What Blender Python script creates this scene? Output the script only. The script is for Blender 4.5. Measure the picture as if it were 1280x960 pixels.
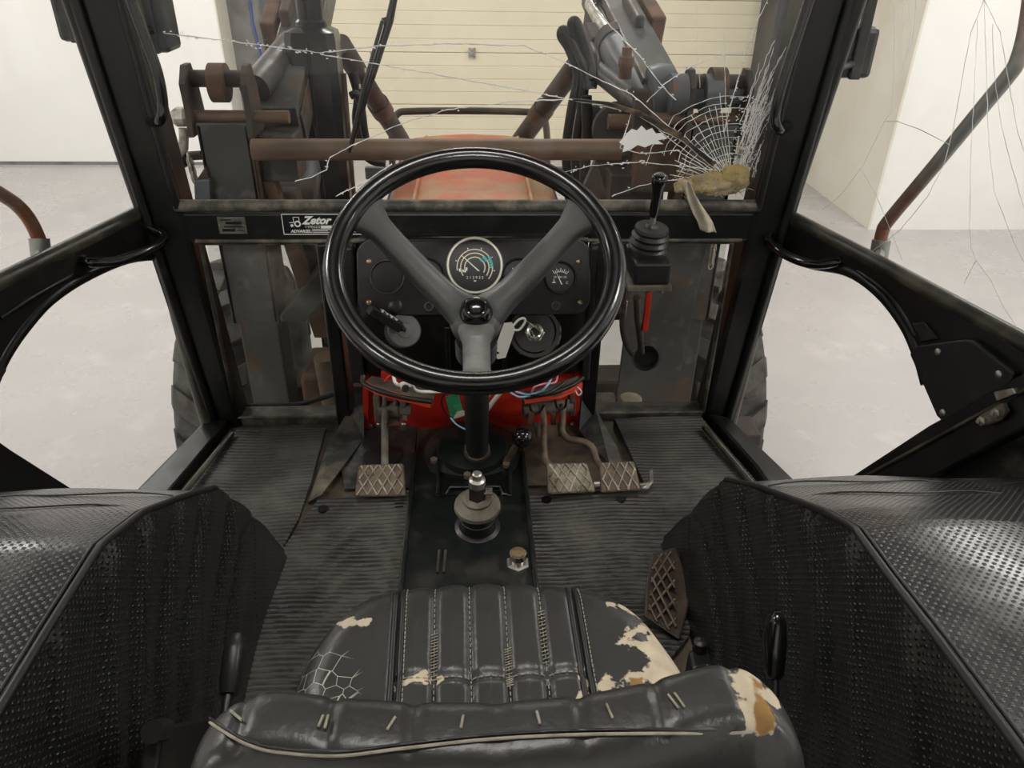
import bpy, bmesh, math, random
from mathutils import Vector, Matrix
from mathutils.geometry import tessellate_polygon
random.seed(7)
for o in list(bpy.data.objects): bpy.data.objects.remove(o)
S = bpy.context.scene
C = S.collection
V = Vector
PI = math.pi

# ---------------------------------------------------------------- camera
FPX, CAMZ, PITCH, YAW, ROLL = 961.0, 2.11, 30.7, 3.2, -1.0
CO = V((0.0, 0.0, CAMZ))
_p, _y, _r = (math.radians(a) for a in (PITCH, YAW, ROLL))
_f = V((math.sin(_y)*math.cos(_p), math.cos(_y)*math.cos(_p), -math.sin(_p)))
_rt0 = V((math.cos(_y), -math.sin(_y), 0)); _up0 = _rt0.cross(_f)
_rt = _rt0*math.cos(_r) - _up0*math.sin(_r)
_up = _up0*math.cos(_r) + _rt0*math.sin(_r)
cd = bpy.data.cameras.new('camera'); cam = bpy.data.objects.new('camera', cd); C.objects.link(cam)
cd.sensor_width = 36.0; cd.lens = 36.0*FPX/1280.0; cd.clip_start = 0.02; cd.clip_end = 60
M3 = Matrix((_rt, _up, -_f)).transposed()
cam.matrix_world = Matrix.Translation(CO) @ M3.to_4x4()
S.camera = cam
S.view_settings.view_transform = 'Standard'; S.view_settings.look = 'None'
S.view_settings.gamma = 1.0; S.view_settings.use_curve_mapping = False
S.view_settings.exposure = 0.06
# ---------------------------------------------------------------- world (dim hall air beyond the room)
W = bpy.data.worlds.new('world'); S.world = W; W.use_nodes = True
W.node_tree.nodes['Background'].inputs[0].default_value = (0.9, 0.88, 0.84, 1)
W.node_tree.nodes['Background'].inputs[1].default_value = 0.3
# ceiling lamps of the hall: (x, y, watts); the one over the cab hatch is added to brighten the cab
LAMPS = [(-3.6, 6.0, 74), (0.2, 5.6, 56), (3.6, 4.4, 62), (-3.6, 2.6, 74), (3.6, 1.2, 74), (0.0, 0.7, 30), (-3.6, -1.6, 80), (0.0, -2.2, 85), (3.6, -1.8, 80)]
LAMP_Z = 4.35

def ray(px, py):
    return _f + _rt*((px-640)/FPX) - _up*((py-480)/FPX)
def P(px, py, x=None, y=None, z=None, pl=None):
    """a photo pixel taken to the plane of the thing it belongs to"""
    v = ray(px, py)
    if x is not None: t = (x-CO.x)/v.x
    elif y is not None: t = (y-CO.y)/v.y
    elif z is not None: t = (z-CO.z)/v.z
    else:
        q, n = pl; t = (q-CO).dot(n)/v.dot(n)
    return CO + v*t

# ---------------------------------------------------------------- mesh helpers
class MB:
    def __init__(s): s.v = []; s.f = []
    def add(s, vs, fs):
        k = len(s.v); s.v += [V(a) for a in vs]; s.f += [tuple(i+k for i in f) for f in fs]; return s
    def box(s, a, b):
        x0, y0, z0 = a; x1, y1, z1 = b
        return s.add([(x0,y0,z0),(x1,y0,z0),(x1,y1,z0),(x0,y1,z0),(x0,y0,z1),(x1,y0,z1),(x1,y1,z1),(x0,y1,z1)],
                     [(0,3,2,1),(4,5,6,7),(0,1,5,4),(1,2,6,5),(2,3,7,6),(3,0,4,7)])
    def obox(s, c, sx, sy, sz, ax=V((1,0,0)), ay=V((0,1,0)), az=None):
        c = V(c); ax = V(ax).normalized(); ay = V(ay).normalized(); az = az or ax.cross(ay)
        vs = [c+ax*(i*sx/2)+ay*(j*sy/2)+az*(k*sz/2) for k in (-1,1) for j in (-1,1) for i in (-1,1)]
        return s.add(vs, [(0,2,3,1),(4,5,7,6),(0,1,5,4),(1,3,7,5),(3,2,6,7),(2,0,4,6)])
    def prism(s, pts, off):
        pts = [V(p) for p in pts]; off = V(off); n = len(pts)
        tri = tessellate_polygon([pts])
        fs = [tuple(t) for t in tri] + [tuple(i+n for i in reversed(t)) for t in tri]
        fs += [(i, i+n, (i+1) % n+n, (i+1) % n) for i in range(n)]
        return s.add(pts+[p+off for p in pts], fs)
    def tube(s, pts, r, seg=10, closed=False, cap=True):
        pts = [V(p) for p in pts]; n = len(pts)
        rs = r if isinstance(r, (list, tuple)) else [r]*n
        tans = []
        for i in range(n):
            if closed: t = pts[(i+1) % n]-pts[i-1]
            else: t = pts[min(i+1, n-1)]-pts[max(i-1, 0)]
            tans.append(t.normalized())
        up = V((0,0,1)) if abs(tans[0].z) < .9 else V((0,1,0))
        a = tans[0].cross(up).normalized(); vs = []
        for i in range(n):
            a = (a - tans[i]*a.dot(tans[i])).normalized(); b = tans[i].cross(a)
            for k in range(seg):
                q = 2*PI*k/seg; vs.append(pts[i]+(a*math.cos(q)+b*math.sin(q))*rs[i])
        fs = []
        for i in range(n if closed else n-1):
            j = (i+1) % n
            for k in range(seg):
                m = (k+1) % seg; fs.append((i*seg+k, i*seg+m, j*seg+m, j*seg+k))
        if cap and not closed:
            fs.append(tuple(reversed(range(seg)))); fs.append(tuple(range((n-1)*seg, n*seg)))
        return s.add(vs, fs)
    def sweep(s, pts, ws, ts, side):
        """flat rounded bar: half widths ws along side, half thicknesses ts"""
        pts = [V(p) for p in pts]; n = len(pts); seg = 14; vs = []
        for i in range(n):
            t = (pts[min(i+1, n-1)]-pts[max(i-1, 0)]).normalized()
            sd = V(side(i) if callable(side) else side); sd = (sd-t*sd.dot(t)).normalized(); nn = t.cross(sd)
            for k in range(seg):
                q = 2*PI*k/seg; c, d = math.cos(q), math.sin(q)
                vs.append(pts[i]+sd*(ws[i]*math.copysign(abs(c)**.7, c))+nn*(ts[i]*math.copysign(abs(d)**.7, d)))
        fs = [(i*seg+k, i*seg+(k+1) % seg, (i+1)*seg+(k+1) % seg, (i+1)*seg+k) for i in range(n-1) for k in range(seg)]
        fs.append(tuple(reversed(range(seg)))); fs.append(tuple(range((n-1)*seg, n*seg)))
        return s.add(vs, fs)
    def lathe(s, prof, o, ax, seg=28, capends=True):
        """prof: (r, h) along axis ax from o"""
        o = V(o); ax = V(ax).normalized(); up = V((0,0,1)) if abs(ax.z) < .9 else V((1,0,0))
        a = ax.cross(up).normalized(); b = ax.cross(a); vs = []; n = len(prof)
        for r, h in prof:
            for k in range(seg):
                q = 2*PI*k/seg; vs.append(o+ax*h+(a*math.cos(q)+b*math.sin(q))*max(r, 1e-5))
        fs = [(i*seg+k, i*seg+(k+1) % seg, (i+1)*seg+(k+1) % seg, (i+1)*seg+k) for i in range(n-1) for k in range(seg)]
        if capends: fs += [tuple(range(seg)), tuple(range((n-1)*seg, n*seg))]
        return s.add(vs, fs)
    def cyl(s, a, b, r, seg=20): return s.tube([a, b], r, seg)
    def grid(s, fn, nu, nv):
        vs = [fn(i/nu, j/nv) for j in range(nv+1) for i in range(nu+1)]
        return s.add(vs, [(j*(nu+1)+i, j*(nu+1)+i+1, (j+1)*(nu+1)+i+1, (j+1)*(nu+1)+i) for j in range(nv) for i in range(nu)])
    def build(s, name, mat, parent=None, smooth=None, bevel=0, solid=0, fixn=True):
        me = bpy.data.meshes.new(name); me.from_pydata([tuple(v) for v in s.v], [], s.f)
        if fixn:
            b = bmesh.new(); b.from_mesh(me); bmesh.ops.recalc_face_normals(b, faces=b.faces); b.to_mesh(me); b.free()
        me.materials.append(mat if not isinstance(mat, str) else MAT[mat])
        if smooth is not None:
            for p in me.polygons: p.use_smooth = True
            me.set_sharp_from_angle(angle=math.radians(smooth))
        o = bpy.data.objects.new(name, me); C.objects.link(o)
        if parent is not None:
            o.parent = parent
            w = V((0,0,0)); q = parent
            while q is not None: w += q.location; q = q.parent
            o.location = -w
        if solid:
            m = o.modifiers.new('solid', 'SOLIDIFY'); m.thickness = solid; m.offset = 0
        if bevel:
            m = o.modifiers.new('bevel', 'BEVEL'); m.width = bevel; m.segments = 2; m.limit_method = 'ANGLE'; m.angle_limit = math.radians(40)
        return o
def tag(o, label=None, cat=None, group=None, kind=None):
    if label: o['label'] = label
    if cat: o['category'] = cat
    if group: o['group'] = group
    if kind: o['kind'] = kind
    return o
def thing(name, label, cat, loc=(0,0,0), group=None, kind=None):
    o = bpy.data.objects.new(name, None); C.objects.link(o); o.location = loc; o.empty_display_size = .05
    return tag(o, label, cat, group, kind)
def part(mb, name, mat, parent, **k): return mb.build(name, mat, parent, **k)
def arc(c, u, v, r, a0, a1, n):
    c = V(c); return [c+V(u)*(r*math.cos(a0+(a1-a0)*i/n))+V(v)*(r*math.sin(a0+(a1-a0)*i/n)) for i in range(n+1)]
def spline(pts, n=8):
    pts = [V(p) for p in pts]; out = []
    for i in range(len(pts)-1):
        p0 = pts[max(i-1,0)]; p1 = pts[i]; p2 = pts[i+1]; p3 = pts[min(i+2, len(pts)-1)]
        for k in range(n):
            t = k/n; out.append(.5*((2*p1)+(p2-p0)*t+(2*p0-5*p1+4*p2-p3)*t*t+(3*p1-p0-3*p2+p3)*t**3))
    return out+[pts[-1]]
def text(mb, body, size, o, u, v, shear=0, bold=0, align='LEFT', depth=.0006):
    cu = bpy.data.curves.new('t', 'FONT'); cu.body = body; cu.size = size; cu.shear = shear; cu.offset = bold; cu.align_x = align; cu.resolution_u = 3
    ob = bpy.data.objects.new('t', cu); C.objects.link(ob)
    me = bpy.data.meshes.new_from_object(ob.evaluated_get(bpy.context.evaluated_depsgraph_get()))
    u = V(u); v = V(v); n = u.cross(v); o = V(o)
    mb.add([o+u*q.co.x+v*q.co.y+n*depth for q in me.vertices], [tuple(p.vertices) for p in me.polygons])
    bpy.data.objects.remove(ob); bpy.data.curves.remove(cu); bpy.data.meshes.remove(me)
    return mb

# ---------------------------------------------------------------- materials
MAT = {}
def mat(name, col, rough=.5, metal=0, col2=None, scale=8, lo=.45, hi=.65, bump=0, bscale=60, spec=.5, col3=None, scale3=30, lo3=.6, hi3=.7, coat=0, rvar=0, detail=6):
    m = bpy.data.materials.new(name); m.use_nodes = True; nt = m.node_tree; N = nt.nodes; L = nt.links
    b = N['Principled BSDF']; b.inputs['Roughness'].default_value = rough; b.inputs['Metallic'].default_value = metal
    b.inputs['Specular IOR Level'].default_value = spec; b.inputs['Coat Weight'].default_value = coat
    tc = N.new('ShaderNodeTexCoord')
    src = None
    def noise(sc, d=6):
        n = N.new('ShaderNodeTexNoise'); n.inputs['Scale'].default_value = sc; n.inputs['Detail'].default_value = d; n.inputs['Roughness'].default_value = .62
        L.new(tc.outputs['Object'], n.inputs['Vector']); return n
    def mixc(a, c2, sc, l, h):
        n = noise(sc, detail); r = N.new('ShaderNodeMapRange'); r.inputs[1].default_value = l; r.inputs[2].default_value = h
        L.new(n.outputs['Fac'], r.inputs[0]); mx = N.new('ShaderNodeMix'); mx.data_type = 'RGBA'
        L.new(r.outputs[0], mx.inputs[0])
        if isinstance(a, tuple): mx.inputs[6].default_value = (*a, 1)
        else: L.new(a, mx.inputs[6])
        mx.inputs[7].default_value = (*c2, 1); return mx.outputs[2], r.outputs[0]
    if col2:
        src, fac = mixc(col, col2, scale, lo, hi)
        if col3: src, _ = mixc(src, col3, scale3, lo3, hi3)
        L.new(src, b.inputs['Base Color'])
        if rvar:
            r = N.new('ShaderNodeMapRange'); r.inputs[3].default_value = rough; r.inputs[4].default_value = min(1, rough+rvar); L.new(fac, r.inputs[0]); L.new(r.outputs[0], b.inputs['Roughness'])
    else: b.inputs['Base Color'].default_value = (*col, 1)
    if bump:
        n = noise(bscale, 4); bp = N.new('ShaderNodeBump'); bp.inputs['Strength'].default_value = bump; bp.inputs['Distance'].default_value = .004
        L.new(n.outputs['Fac'], bp.inputs['Height']); L.new(bp.outputs[0], b.inputs['Normal'])
    MAT[name] = m; return m
mat('frame_black', (.007,.0075,.0065), .32, col2=(.024,.022,.017), scale=14, lo=.52, hi=.8, bump=.1, bscale=90, rvar=.2, spec=.4)
mat('rail_worn', (.03,.029,.022), .34, col2=(.14,.125,.09), scale=10, lo=.45, hi=.75, bump=.25, bscale=60, rvar=.25)
mat('seal_dirty', (.035,.033,.027), .55, col2=(.2,.18,.14), scale=22, lo=.45, hi=.75, bump=.3)
mat('gloss_black', (.006,.006,.006), .14, spec=.6)
mat('rim_black', (.007,.007,.007), .2, spec=.6, bump=.04, bscale=30)
mat('plastic_black', (.012,.012,.012), .38, col2=(.04,.038,.033), scale=18, lo=.55, hi=.85, bump=.06, bscale=200)
mat('console_black', (.008,.008,.008), .3, spec=.28, col2=(.035,.034,.03), scale=7, lo=.5, hi=.8, bump=.05, bscale=120, rvar=.2)
mat('spoke_grey', (.06,.062,.06), .36, col2=(.115,.117,.112), scale=9, lo=.4, hi=.75, bump=.06, bscale=40, rvar=.15)
mat('hub_worn', (.12,.122,.118), .45, col2=(.2,.2,.19), scale=20, lo=.4, hi=.7)
mat('rubber_mat', (.024,.0235,.021), .40, col2=(.085,.08,.064), scale=5, lo=.42, hi=.72, bump=.1, bscale=120, rvar=.25)
mat('tunnel', (.005,.008,.007), .35, col2=(.05,.04,.028), scale=6, lo=.52, hi=.75, bump=.08, rvar=.4)
mat('dirt_metal', (.035,.03,.024), .6, col2=(.15,.115,.075), scale=12, lo=.4, hi=.7, bump=.4, bscale=50)
mat('wedge_plate', (.025,.028,.028), .45, col2=(.2,.165,.115), scale=7, lo=.5, hi=.7, col3=(.12,.12,.11), scale3=26, lo3=.55, hi3=.72, bump=.2)
mat('red_paint', (.5,.02,.008), .42, col2=(.12,.012,.008), scale=8, lo=.5, hi=.85, bump=.1, rvar=.2)
mat('rust', (.125,.066,.036), .8, col2=(.05,.034,.025), scale=14, lo=.4, hi=.65, bump=.5, bscale=80)
mat('rust_tube', (.15,.092,.055), .55, col2=(.085,.055,.036), scale=9, lo=.35, hi=.7, bump=.15, bscale=60)
mat('rust_dark', (.038,.03,.025), .7, col2=(.085,.052,.034), scale=11, lo=.48, hi=.68, bump=.4)
mat('loader_grey', (.045,.046,.043), .42, col2=(.10,.055,.03), scale=7, lo=.55, hi=.7, col3=(.12,.122,.115), scale3=18, lo3=.55, hi3=.75, bump=.12, rvar=.25)
mat('loader_blue', (.10,.115,.125), .4, col2=(.06,.06,.058), scale=8, lo=.45, hi=.7, col3=(.19,.08,.04), scale3=15, lo3=.62, hi3=.7, bump=.1)
mat('stack_black', (.007,.007,.007), .22, spec=.35, col2=(.022,.02,.018), scale=9, lo=.55, hi=.8, bump=.12, bscale=14)
mat('hood_red', (.58,.10,.028), .4, col2=(.42,.06,.02), scale=3, lo=.4, hi=.7, col3=(.42,.24,.11), scale3=4.5, lo3=.46, hi3=.60, bump=.06)
mat('cast_grey', (.16,.145,.115), .7, col2=(.07,.055,.04), scale=20, lo=.4, hi=.65, bump=.4)
mat('pedal_steel', (.30,.27,.215), .42, metal=.55, col2=(.12,.085,.055), scale=26, lo=.42, hi=.66, bump=.3, bscale=90, rvar=.2)
mat('pedal_rust', (.16,.12,.085), .6, metal=.3, col2=(.07,.045,.03), scale=22, lo=.42, hi=.66, bump=.4)
mat('pedal_mid', (.2,.17,.13), .5, metal=.4, col2=(.10,.075,.05), scale=26, lo=.42, hi=.66, bump=.3)
mat('brass', (.5,.38,.22), .35, metal=.8, col2=(.3,.2,.12), scale=60)
mat('chrome', (.8,.78,.72), .2, metal=1)
mat('steel', (.5,.48,.44), .4, metal=.9, col2=(.25,.22,.19), scale=30)
mat('bezel_cream', (.72,.68,.58), .3, metal=.3)
mat('white_print', (.8,.8,.77), .5)
mat('cream_print', (.72,.66,.5), .5)
mat('teal_print', (.06,.5,.45), .5)
mat('dial_black', (.006,.006,.006), .3)
mat('tag_white', (.82,.8,.74), .5, col2=(.6,.56,.48), scale=40, lo=.55, hi=.8)
mat('plate_black', (.008,.008,.009), .3)
mat('plate_alu', (.25,.24,.21), .4, metal=.7, col2=(.10,.09,.08), scale=30)
mat('green_card', (.03,.28,.12), .5, col2=(.02,.16,.08), scale=40)
mat('wire_blue', (.25,.5,.7), .4); mat('wire_pink', (.7,.3,.35), .4); mat('wire_white', (.75,.72,.65), .45); mat('wire_red', (.6,.03,.02), .4); mat('wire_yellow', (.7,.65,.1), .4); mat('wire_black', (.01,.01,.01), .4)
mat('orange_trim', (.75,.075,.03), .4)
mat('tyre', (.022,.021,.02), .72, col2=(.10,.095,.085), scale=9, lo=.45, hi=.7, bump=.3, bscale=70)
mat('lug', (.09,.085,.075), .75, col2=(.03,.028,.026), scale=14, lo=.42, hi=.65, bump=.3)
mat('hose', (.010,.010,.010), .45, spec=.3, col2=(.035,.033,.03), scale=20, lo=.5, hi=.8)
mat('foam_yellow', (.46,.36,.13), .9, col2=(.34,.27,.17), scale=16, lo=.4, hi=.6, col3=(.6,.55,.42), scale3=34, lo3=.55, hi3=.7, bump=.9, bscale=70)
mat('paper', (.5,.45,.35), .8, col2=(.36,.32,.25), scale=24, bump=.4)
mat('thread', (.30,.275,.215), .8, col2=(.2,.18,.14), scale=60)
mat('lamp_black', (.02,.022,.023), .35, col2=(.06,.06,.055), scale=12)
mat('lamp_lens', (.35,.37,.38), .12)
mat('tube_grey', (.28,.29,.27), .35, metal=.4, col2=(.2,.085,.045), scale=4, lo=.42, hi=.58)
mat('socket', (.28,.28,.27), .35, metal=.6)
mat('crack', (.92,.93,.92), .25, spec=.8)
mat('crack_dark', (.015,.012,.009), .6, col2=(.2,.13,.07), scale=20, lo=.5, hi=.7)
mat('tape', (.16,.10,.05), .6, col2=(.05,.035,.02), scale=24)
mat('headliner', (.05,.05,.048), .8)
# hall
mat('floor_paint', (.43,.412,.408), .22, col2=(.385,.37,.366), scale=1.3, lo=.35, hi=.7, col3=(.50,.485,.482), scale3=3.2, lo3=.58, hi3=.75, bump=.03, bscale=7, rvar=.14)
mat('wall_white', (.86,.855,.83), .5, col2=(.83,.82,.79), scale=1.2, lo=.5, hi=.8)
mat('wall_cream', (.74,.715,.65), .55, col2=(.68,.64,.54), scale=1.5)
mat('door_cream', (.71,.655,.50), .5, col2=(.66,.605,.46), scale=2, lo=.4, hi=.7, bump=.05, bscale=90)
mat('concrete', (.20,.20,.19), .8, col2=(.13,.13,.125), scale=5, bump=.3)
mat('dark_steel', (.05,.052,.055), .45, col2=(.09,.09,.09), scale=3)
mat('ceiling_white', (.75,.74,.7), .7)
mat('blue_cable', (.05,.1,.35), .4)

def glass_mat(name, dirt=.03, tint=(1,1,1)):
    m = bpy.data.materials.new(name); m.use_nodes = True; nt = m.node_tree; N = nt.nodes; L = nt.links
    N.remove(N['Principled BSDF']); out = N['Material Output']
    tr = N.new('ShaderNodeBsdfTransparent'); tr.inputs[0].default_value = (*tint, 1)
    gl = N.new('ShaderNodeBsdfGlossy'); gl.inputs['Roughness'].default_value = .02; gl.inputs[0].default_value = (.9,.95,1,1)
    df = N.new('ShaderNodeBsdfDiffuse'); df.inputs[0].default_value = (.6,.58,.52,1)
    lw = N.new('ShaderNodeLayerWeight'); lw.inputs[0].default_value = .5
    pw = N.new('ShaderNodeMath'); pw.operation = 'POWER'; L.new(lw.outputs['Facing'], pw.inputs[0]); pw.inputs[1].default_value = 5
    fr = N.new('ShaderNodeMath'); fr.operation = 'MULTIPLY_ADD'; L.new(pw.outputs[0], fr.inputs[0]); fr.inputs[1].default_value = .35; fr.inputs[2].default_value = .012
    a = N.new('ShaderNodeMixShader'); b = N.new('ShaderNodeMixShader')
    tc = N.new('ShaderNodeTexCoord'); n = N.new('ShaderNodeTexNoise'); n.inputs['Scale'].default_value = 7; n.inputs['Detail'].default_value = 8; L.new(tc.outputs['Object'], n.inputs['Vector'])
    r = N.new('ShaderNodeMapRange'); r.inputs[1].default_value = .42; r.inputs[2].default_value = .8; r.inputs[4].default_value = dirt*3; r.inputs[3].default_value = dirt*.3
    L.new(n.outputs['Fac'], r.inputs[0]); L.new(r.outputs[0], a.inputs[0]); L.new(tr.outputs[0], a.inputs[1]); L.new(df.outputs[0], a.inputs[2])
    L.new(fr.outputs[0], b.inputs[0]); L.new(a.outputs[0], b.inputs[1]); L.new(gl.outputs[0], b.inputs[2]); L.new(b.outputs[0], out.inputs[0])
    MAT[name] = m
glass_mat('glass', .011); glass_mat('glass_dirty', .05, (.86,.87,.86))

def vinyl_mat(name, axes, col=(.011,.011,.011), rough=.3, pitch=.0062, spec=.6):
    """black vinyl with embossed dots laid out in two object axes"""
    m = bpy.data.materials.new(name); m.use_nodes = True; nt = m.node_tree; N = nt.nodes; L = nt.links; b = N['Principled BSDF']
    b.inputs['Roughness'].default_value = rough; b.inputs['Specular IOR Level'].default_value = spec
    tc = N.new('ShaderNodeTexCoord'); sp = N.new('ShaderNodeSeparateXYZ'); L.new(tc.outputs['Object'], sp.inputs[0])
    def M(op, *ins):
        n = N.new('ShaderNodeMath'); n.operation = op
        for i, q in enumerate(ins):
            if isinstance(q, (int, float)): n.inputs[i].default_value = q
            else: L.new(q, n.inputs[i])
        return n.outputs[0]
    k = 2*PI/pitch
    u = M('MULTIPLY', sp.outputs[axes[0]], k); v = M('MULTIPLY', sp.outputs[axes[1]], k)
    h = M('ADD', M('COSINE', M('MULTIPLY', M('ADD', u, v), .62)), M('COSINE', M('MULTIPLY', M('SUBTRACT', u, v), .62)))
    h = M('POWER', M('MAXIMUM', M('MULTIPLY', h, .5), 0.0), 2.2)
    bp = N.new('ShaderNodeBump'); bp.inputs['Strength'].default_value = .9; bp.inputs['Distance'].default_value = .0014; bp.invert = False
    L.new(h, bp.inputs['Height'])
    n2 = N.new('ShaderNodeTexNoise'); n2.inputs['Scale'].default_value = 6; n2.inputs['Detail'].default_value = 3; L.new(tc.outputs['Object'], n2.inputs['Vector'])
    b2 = N.new('ShaderNodeBump'); b2.inputs['Strength'].default_value = .35; b2.inputs['Distance'].default_value = .02; L.new(n2.outputs['Fac'], b2.inputs['Height']); L.new(b2.outputs[0], bp.inputs['Normal'])
    L.new(bp.outputs[0], b.inputs['Normal']); b.inputs['Base Color'].default_value = (*col, 1)
    MAT[name] = m
vinyl_mat('vinyl_top', (0, 1), rough=.27, spec=1.0, col=(.013,.013,.0135)); vinyl_mat('vinyl_side', (1, 2), col=(.012,.012,.0115), rough=.3)
vinyl_mat('vinyl_plain', (0, 1), col=(.02,.02,.02), rough=.28, pitch=.002)

def seat_mat():
    m = bpy.data.materials.new('seat_vinyl'); m.use_nodes = True; nt = m.node_tree; N = nt.nodes; L = nt.links; b = N['Principled BSDF']
    b.inputs['Roughness'].default_value = .34; b.inputs['Specular IOR Level'].default_value = .5
    tc = N.new('ShaderNodeTexCoord')
    def M(op, *ins):
        n = N.new('ShaderNodeMath'); n.operation = op
        for i, q in enumerate(ins):
            if isinstance(q, (int, float)): n.inputs[i].default_value = q
            else: L.new(q, n.inputs[i])
        return n.outputs[0]
    def att(nm):
        a = N.new('ShaderNodeAttribute'); a.attribute_name = nm; return a.outputs['Fac']
    def noise(s, d=6):
        n = N.new('ShaderNodeTexNoise'); n.inputs['Scale'].default_value = s; n.inputs['Detail'].default_value = d; L.new(tc.outputs['Object'], n.inputs['Vector']); return n.outputs['Fac']
    def mix(f, a, c):
        x = N.new('ShaderNodeMix'); x.data_type = 'RGBA'; L.new(f, x.inputs[0])
        for i, q in ((6, a), (7, c)):
            if isinstance(q, tuple): x.inputs[i].default_value = (*q, 1)
            else: L.new(q, x.inputs[i])
        return x.outputs[2]
    def step(v, w=.0012):
        r = N.new('ShaderNodeMapRange'); r.inputs[1].default_value = -w; r.inputs[2].default_value = w; L.new(v, r.inputs[0]); return r.outputs[0]
    base = mix(noise(9), (.017,.017,.016), (.036,.036,.034))
    vo = N.new('ShaderNodeTexVoronoi'); vo.feature = 'DISTANCE_TO_EDGE'; vo.inputs['Scale'].default_value = 48; L.new(tc.outputs['Object'], vo.inputs['Vector'])
    edge = M('LESS_THAN', vo.outputs['Distance'], .016)
    crk = M('MULTIPLY', edge, step(att('crazed'), .006))
    col = mix(crk, base, (.36,.34,.28))
    wn = M('ADD', att('wear'), M('MULTIPLY', M('SUBTRACT', noise(70, 9), .5), .042))
    w = step(wn)
    col = mix(w, col, mix(noise(60, 8), (.60,.52,.38), (.30,.245,.17)))
    fm = step(M('ADD', att('foam'), M('MULTIPLY', M('SUBTRACT', noise(60, 4), .5), .022)))
    col = mix(fm, col, mix(noise(70), (.36,.20,.055), (.10,.055,.02)))
    L.new(col, b.inputs['Base Color'])
    rr = N.new('ShaderNodeMapRange'); rr.inputs[3].default_value = .33; rr.inputs[4].default_value = .9; L.new(M('MAXIMUM', w, fm), rr.inputs[0]); L.new(rr.outputs[0], b.inputs['Roughness'])
    bp = N.new('ShaderNodeBump'); bp.inputs['Strength'].default_value = .5; bp.inputs['Distance'].default_value = .004
    L.new(M('ADD', M('ADD', M('MULTIPLY', noise(26, 3), .5), M('MULTIPLY', noise(150, 4), .22)), M('MULTIPLY', M('MAXIMUM', w, M('MAXIMUM', fm, crk)), -.5)), bp.inputs['Height']); L.new(bp.outputs[0], b.inputs['Normal'])
    MAT['seat_vinyl'] = m
seat_mat()
def emit_mat():
    m = bpy.data.materials.new('lamp_glow'); m.use_nodes = True; b = m.node_tree.nodes['Principled BSDF']
    b.inputs['Base Color'].default_value = (.9,.9,.9,1); b.inputs['Emission Color'].default_value = (1,.95,.86,1); b.inputs['Emission Strength'].default_value = 6; MAT['lamp_glow'] = m
emit_mat()
#=====SETTING=====
# ---------------------------------------------------------------- the hall
FL = MB().box((-6.6,-5.1,-.12), (6.2,8.5,0)).build('floor', 'floor_paint'); tag(FL, 'pale grey glossy painted concrete workshop floor', 'floor', kind='structure')
tag(MB().box((-6.6,-5.1,4.6), (6.2,8.5,4.7)).build('ceiling', 'ceiling_white'), 'white workshop ceiling carrying the lamps', 'ceiling', kind='structure')
tag(MB().box((-6.7,-5.1,0), (-6.5,8.5,4.6)).build('wall_left', 'wall_white'), 'plain white side wall of the workshop', 'wall', kind='structure')
tag(MB().box((6.0,-5.1,0), (6.2,6.0,4.6)).build('wall_far_side', 'wall_white'), 'white side wall behind the mirror arm', 'wall', kind='structure')
tag(MB().box((-6.5,-5.2,0), (6.0,-5.0,4.6)).build('wall_rear', 'wall_white'), 'white wall behind the tractor', 'wall', kind='structure')
YB = 7.95
xl = P(275,50,y=YB).x
wb = thing('wall_back', 'white panelled workshop wall beside the sectional door', 'wall', kind='structure')
part(MB().box((-6.5,YB,.03), (xl,YB+.45,4.6)), 'white_panel', 'wall_white', wb)
part(MB().box((-6.5,YB-.006,0), (xl,YB+.02,.03)), 'floor_angle', 'concrete', wb)
part(MB().box((xl,YB+.004,0), (xl+.012,YB+.36,4.6)), 'jamb', 'wall_cream', wb)
part(MB().box((xl,YB+.36,0), (P(352,50,y=YB+.36).x,YB+.5,4.6)), 'concrete_strip', 'concrete', wb)
part(MB().tube([P(312,0,y=YB+.35), P(316,30,y=YB+.35), P(326,70,y=YB+.35), P(325,160,y=YB+.35)], .012, 6), 'blue_cable', 'blue_cable', wb, smooth=60)
YD = YB+.42
dl, dr = P(345,50,y=YD).x, P(948,50,y=YD).x
part(MB().box((dl-.09,YD-.1,0), (dl-.02,YD+.02,4.6)), 'door_track', 'dark_steel', wb)
part(MB().box((dr+.02,YD-.1,0), (dr+.08,YD+.02,4.6)), 'door_track', 'dark_steel', wb)
# sectional door: each panel with its pressed grooves
gd = thing('door_1', 'cream sectional garage door with horizontal pressed panels', 'garage door', ((dl+dr)/2, YD, 0), kind='structure')
pm = MB(); hw = (dr-dl)/2; ph = .50
prof = [(0,-.006),(0,.004)]
zs = [.012,.125,.135,.245,.255,.365,.375,.488]
pr = [(.0,.006),(.006,0),(.120,0),(.125,.007),(.130,0),(.245,0),(.250,.007),(.255,0),(.370,0),(.375,.007),(.380,0),(.490,0),(.496,.006)]
n = len(pr); vs = []
for x in (-hw, hw): vs += [(x,d,z) for z, d in pr] + [(x,.045,.496),(x,.045,0)]
m = n+2
fs = [(i, i+1, i+1+m, i+m) for i in range(m-1)] + [(m-1, 0, m, 2*m-1), tuple(range(m)), tuple(range(m,2*m))]
pm.add(vs, fs)
p0 = part(pm, 'panel', 'door_cream', gd); p0.location = (0,0,.02)
for k in range(1, 9):
    q = p0.copy(); C.objects.link(q); q.parent = gd; q.location = (0,0,.02+k*ph)
hz0 = P(590,46,y=YD).z; kk = round((hz0-.02)/ph); dzz = 0
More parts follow.
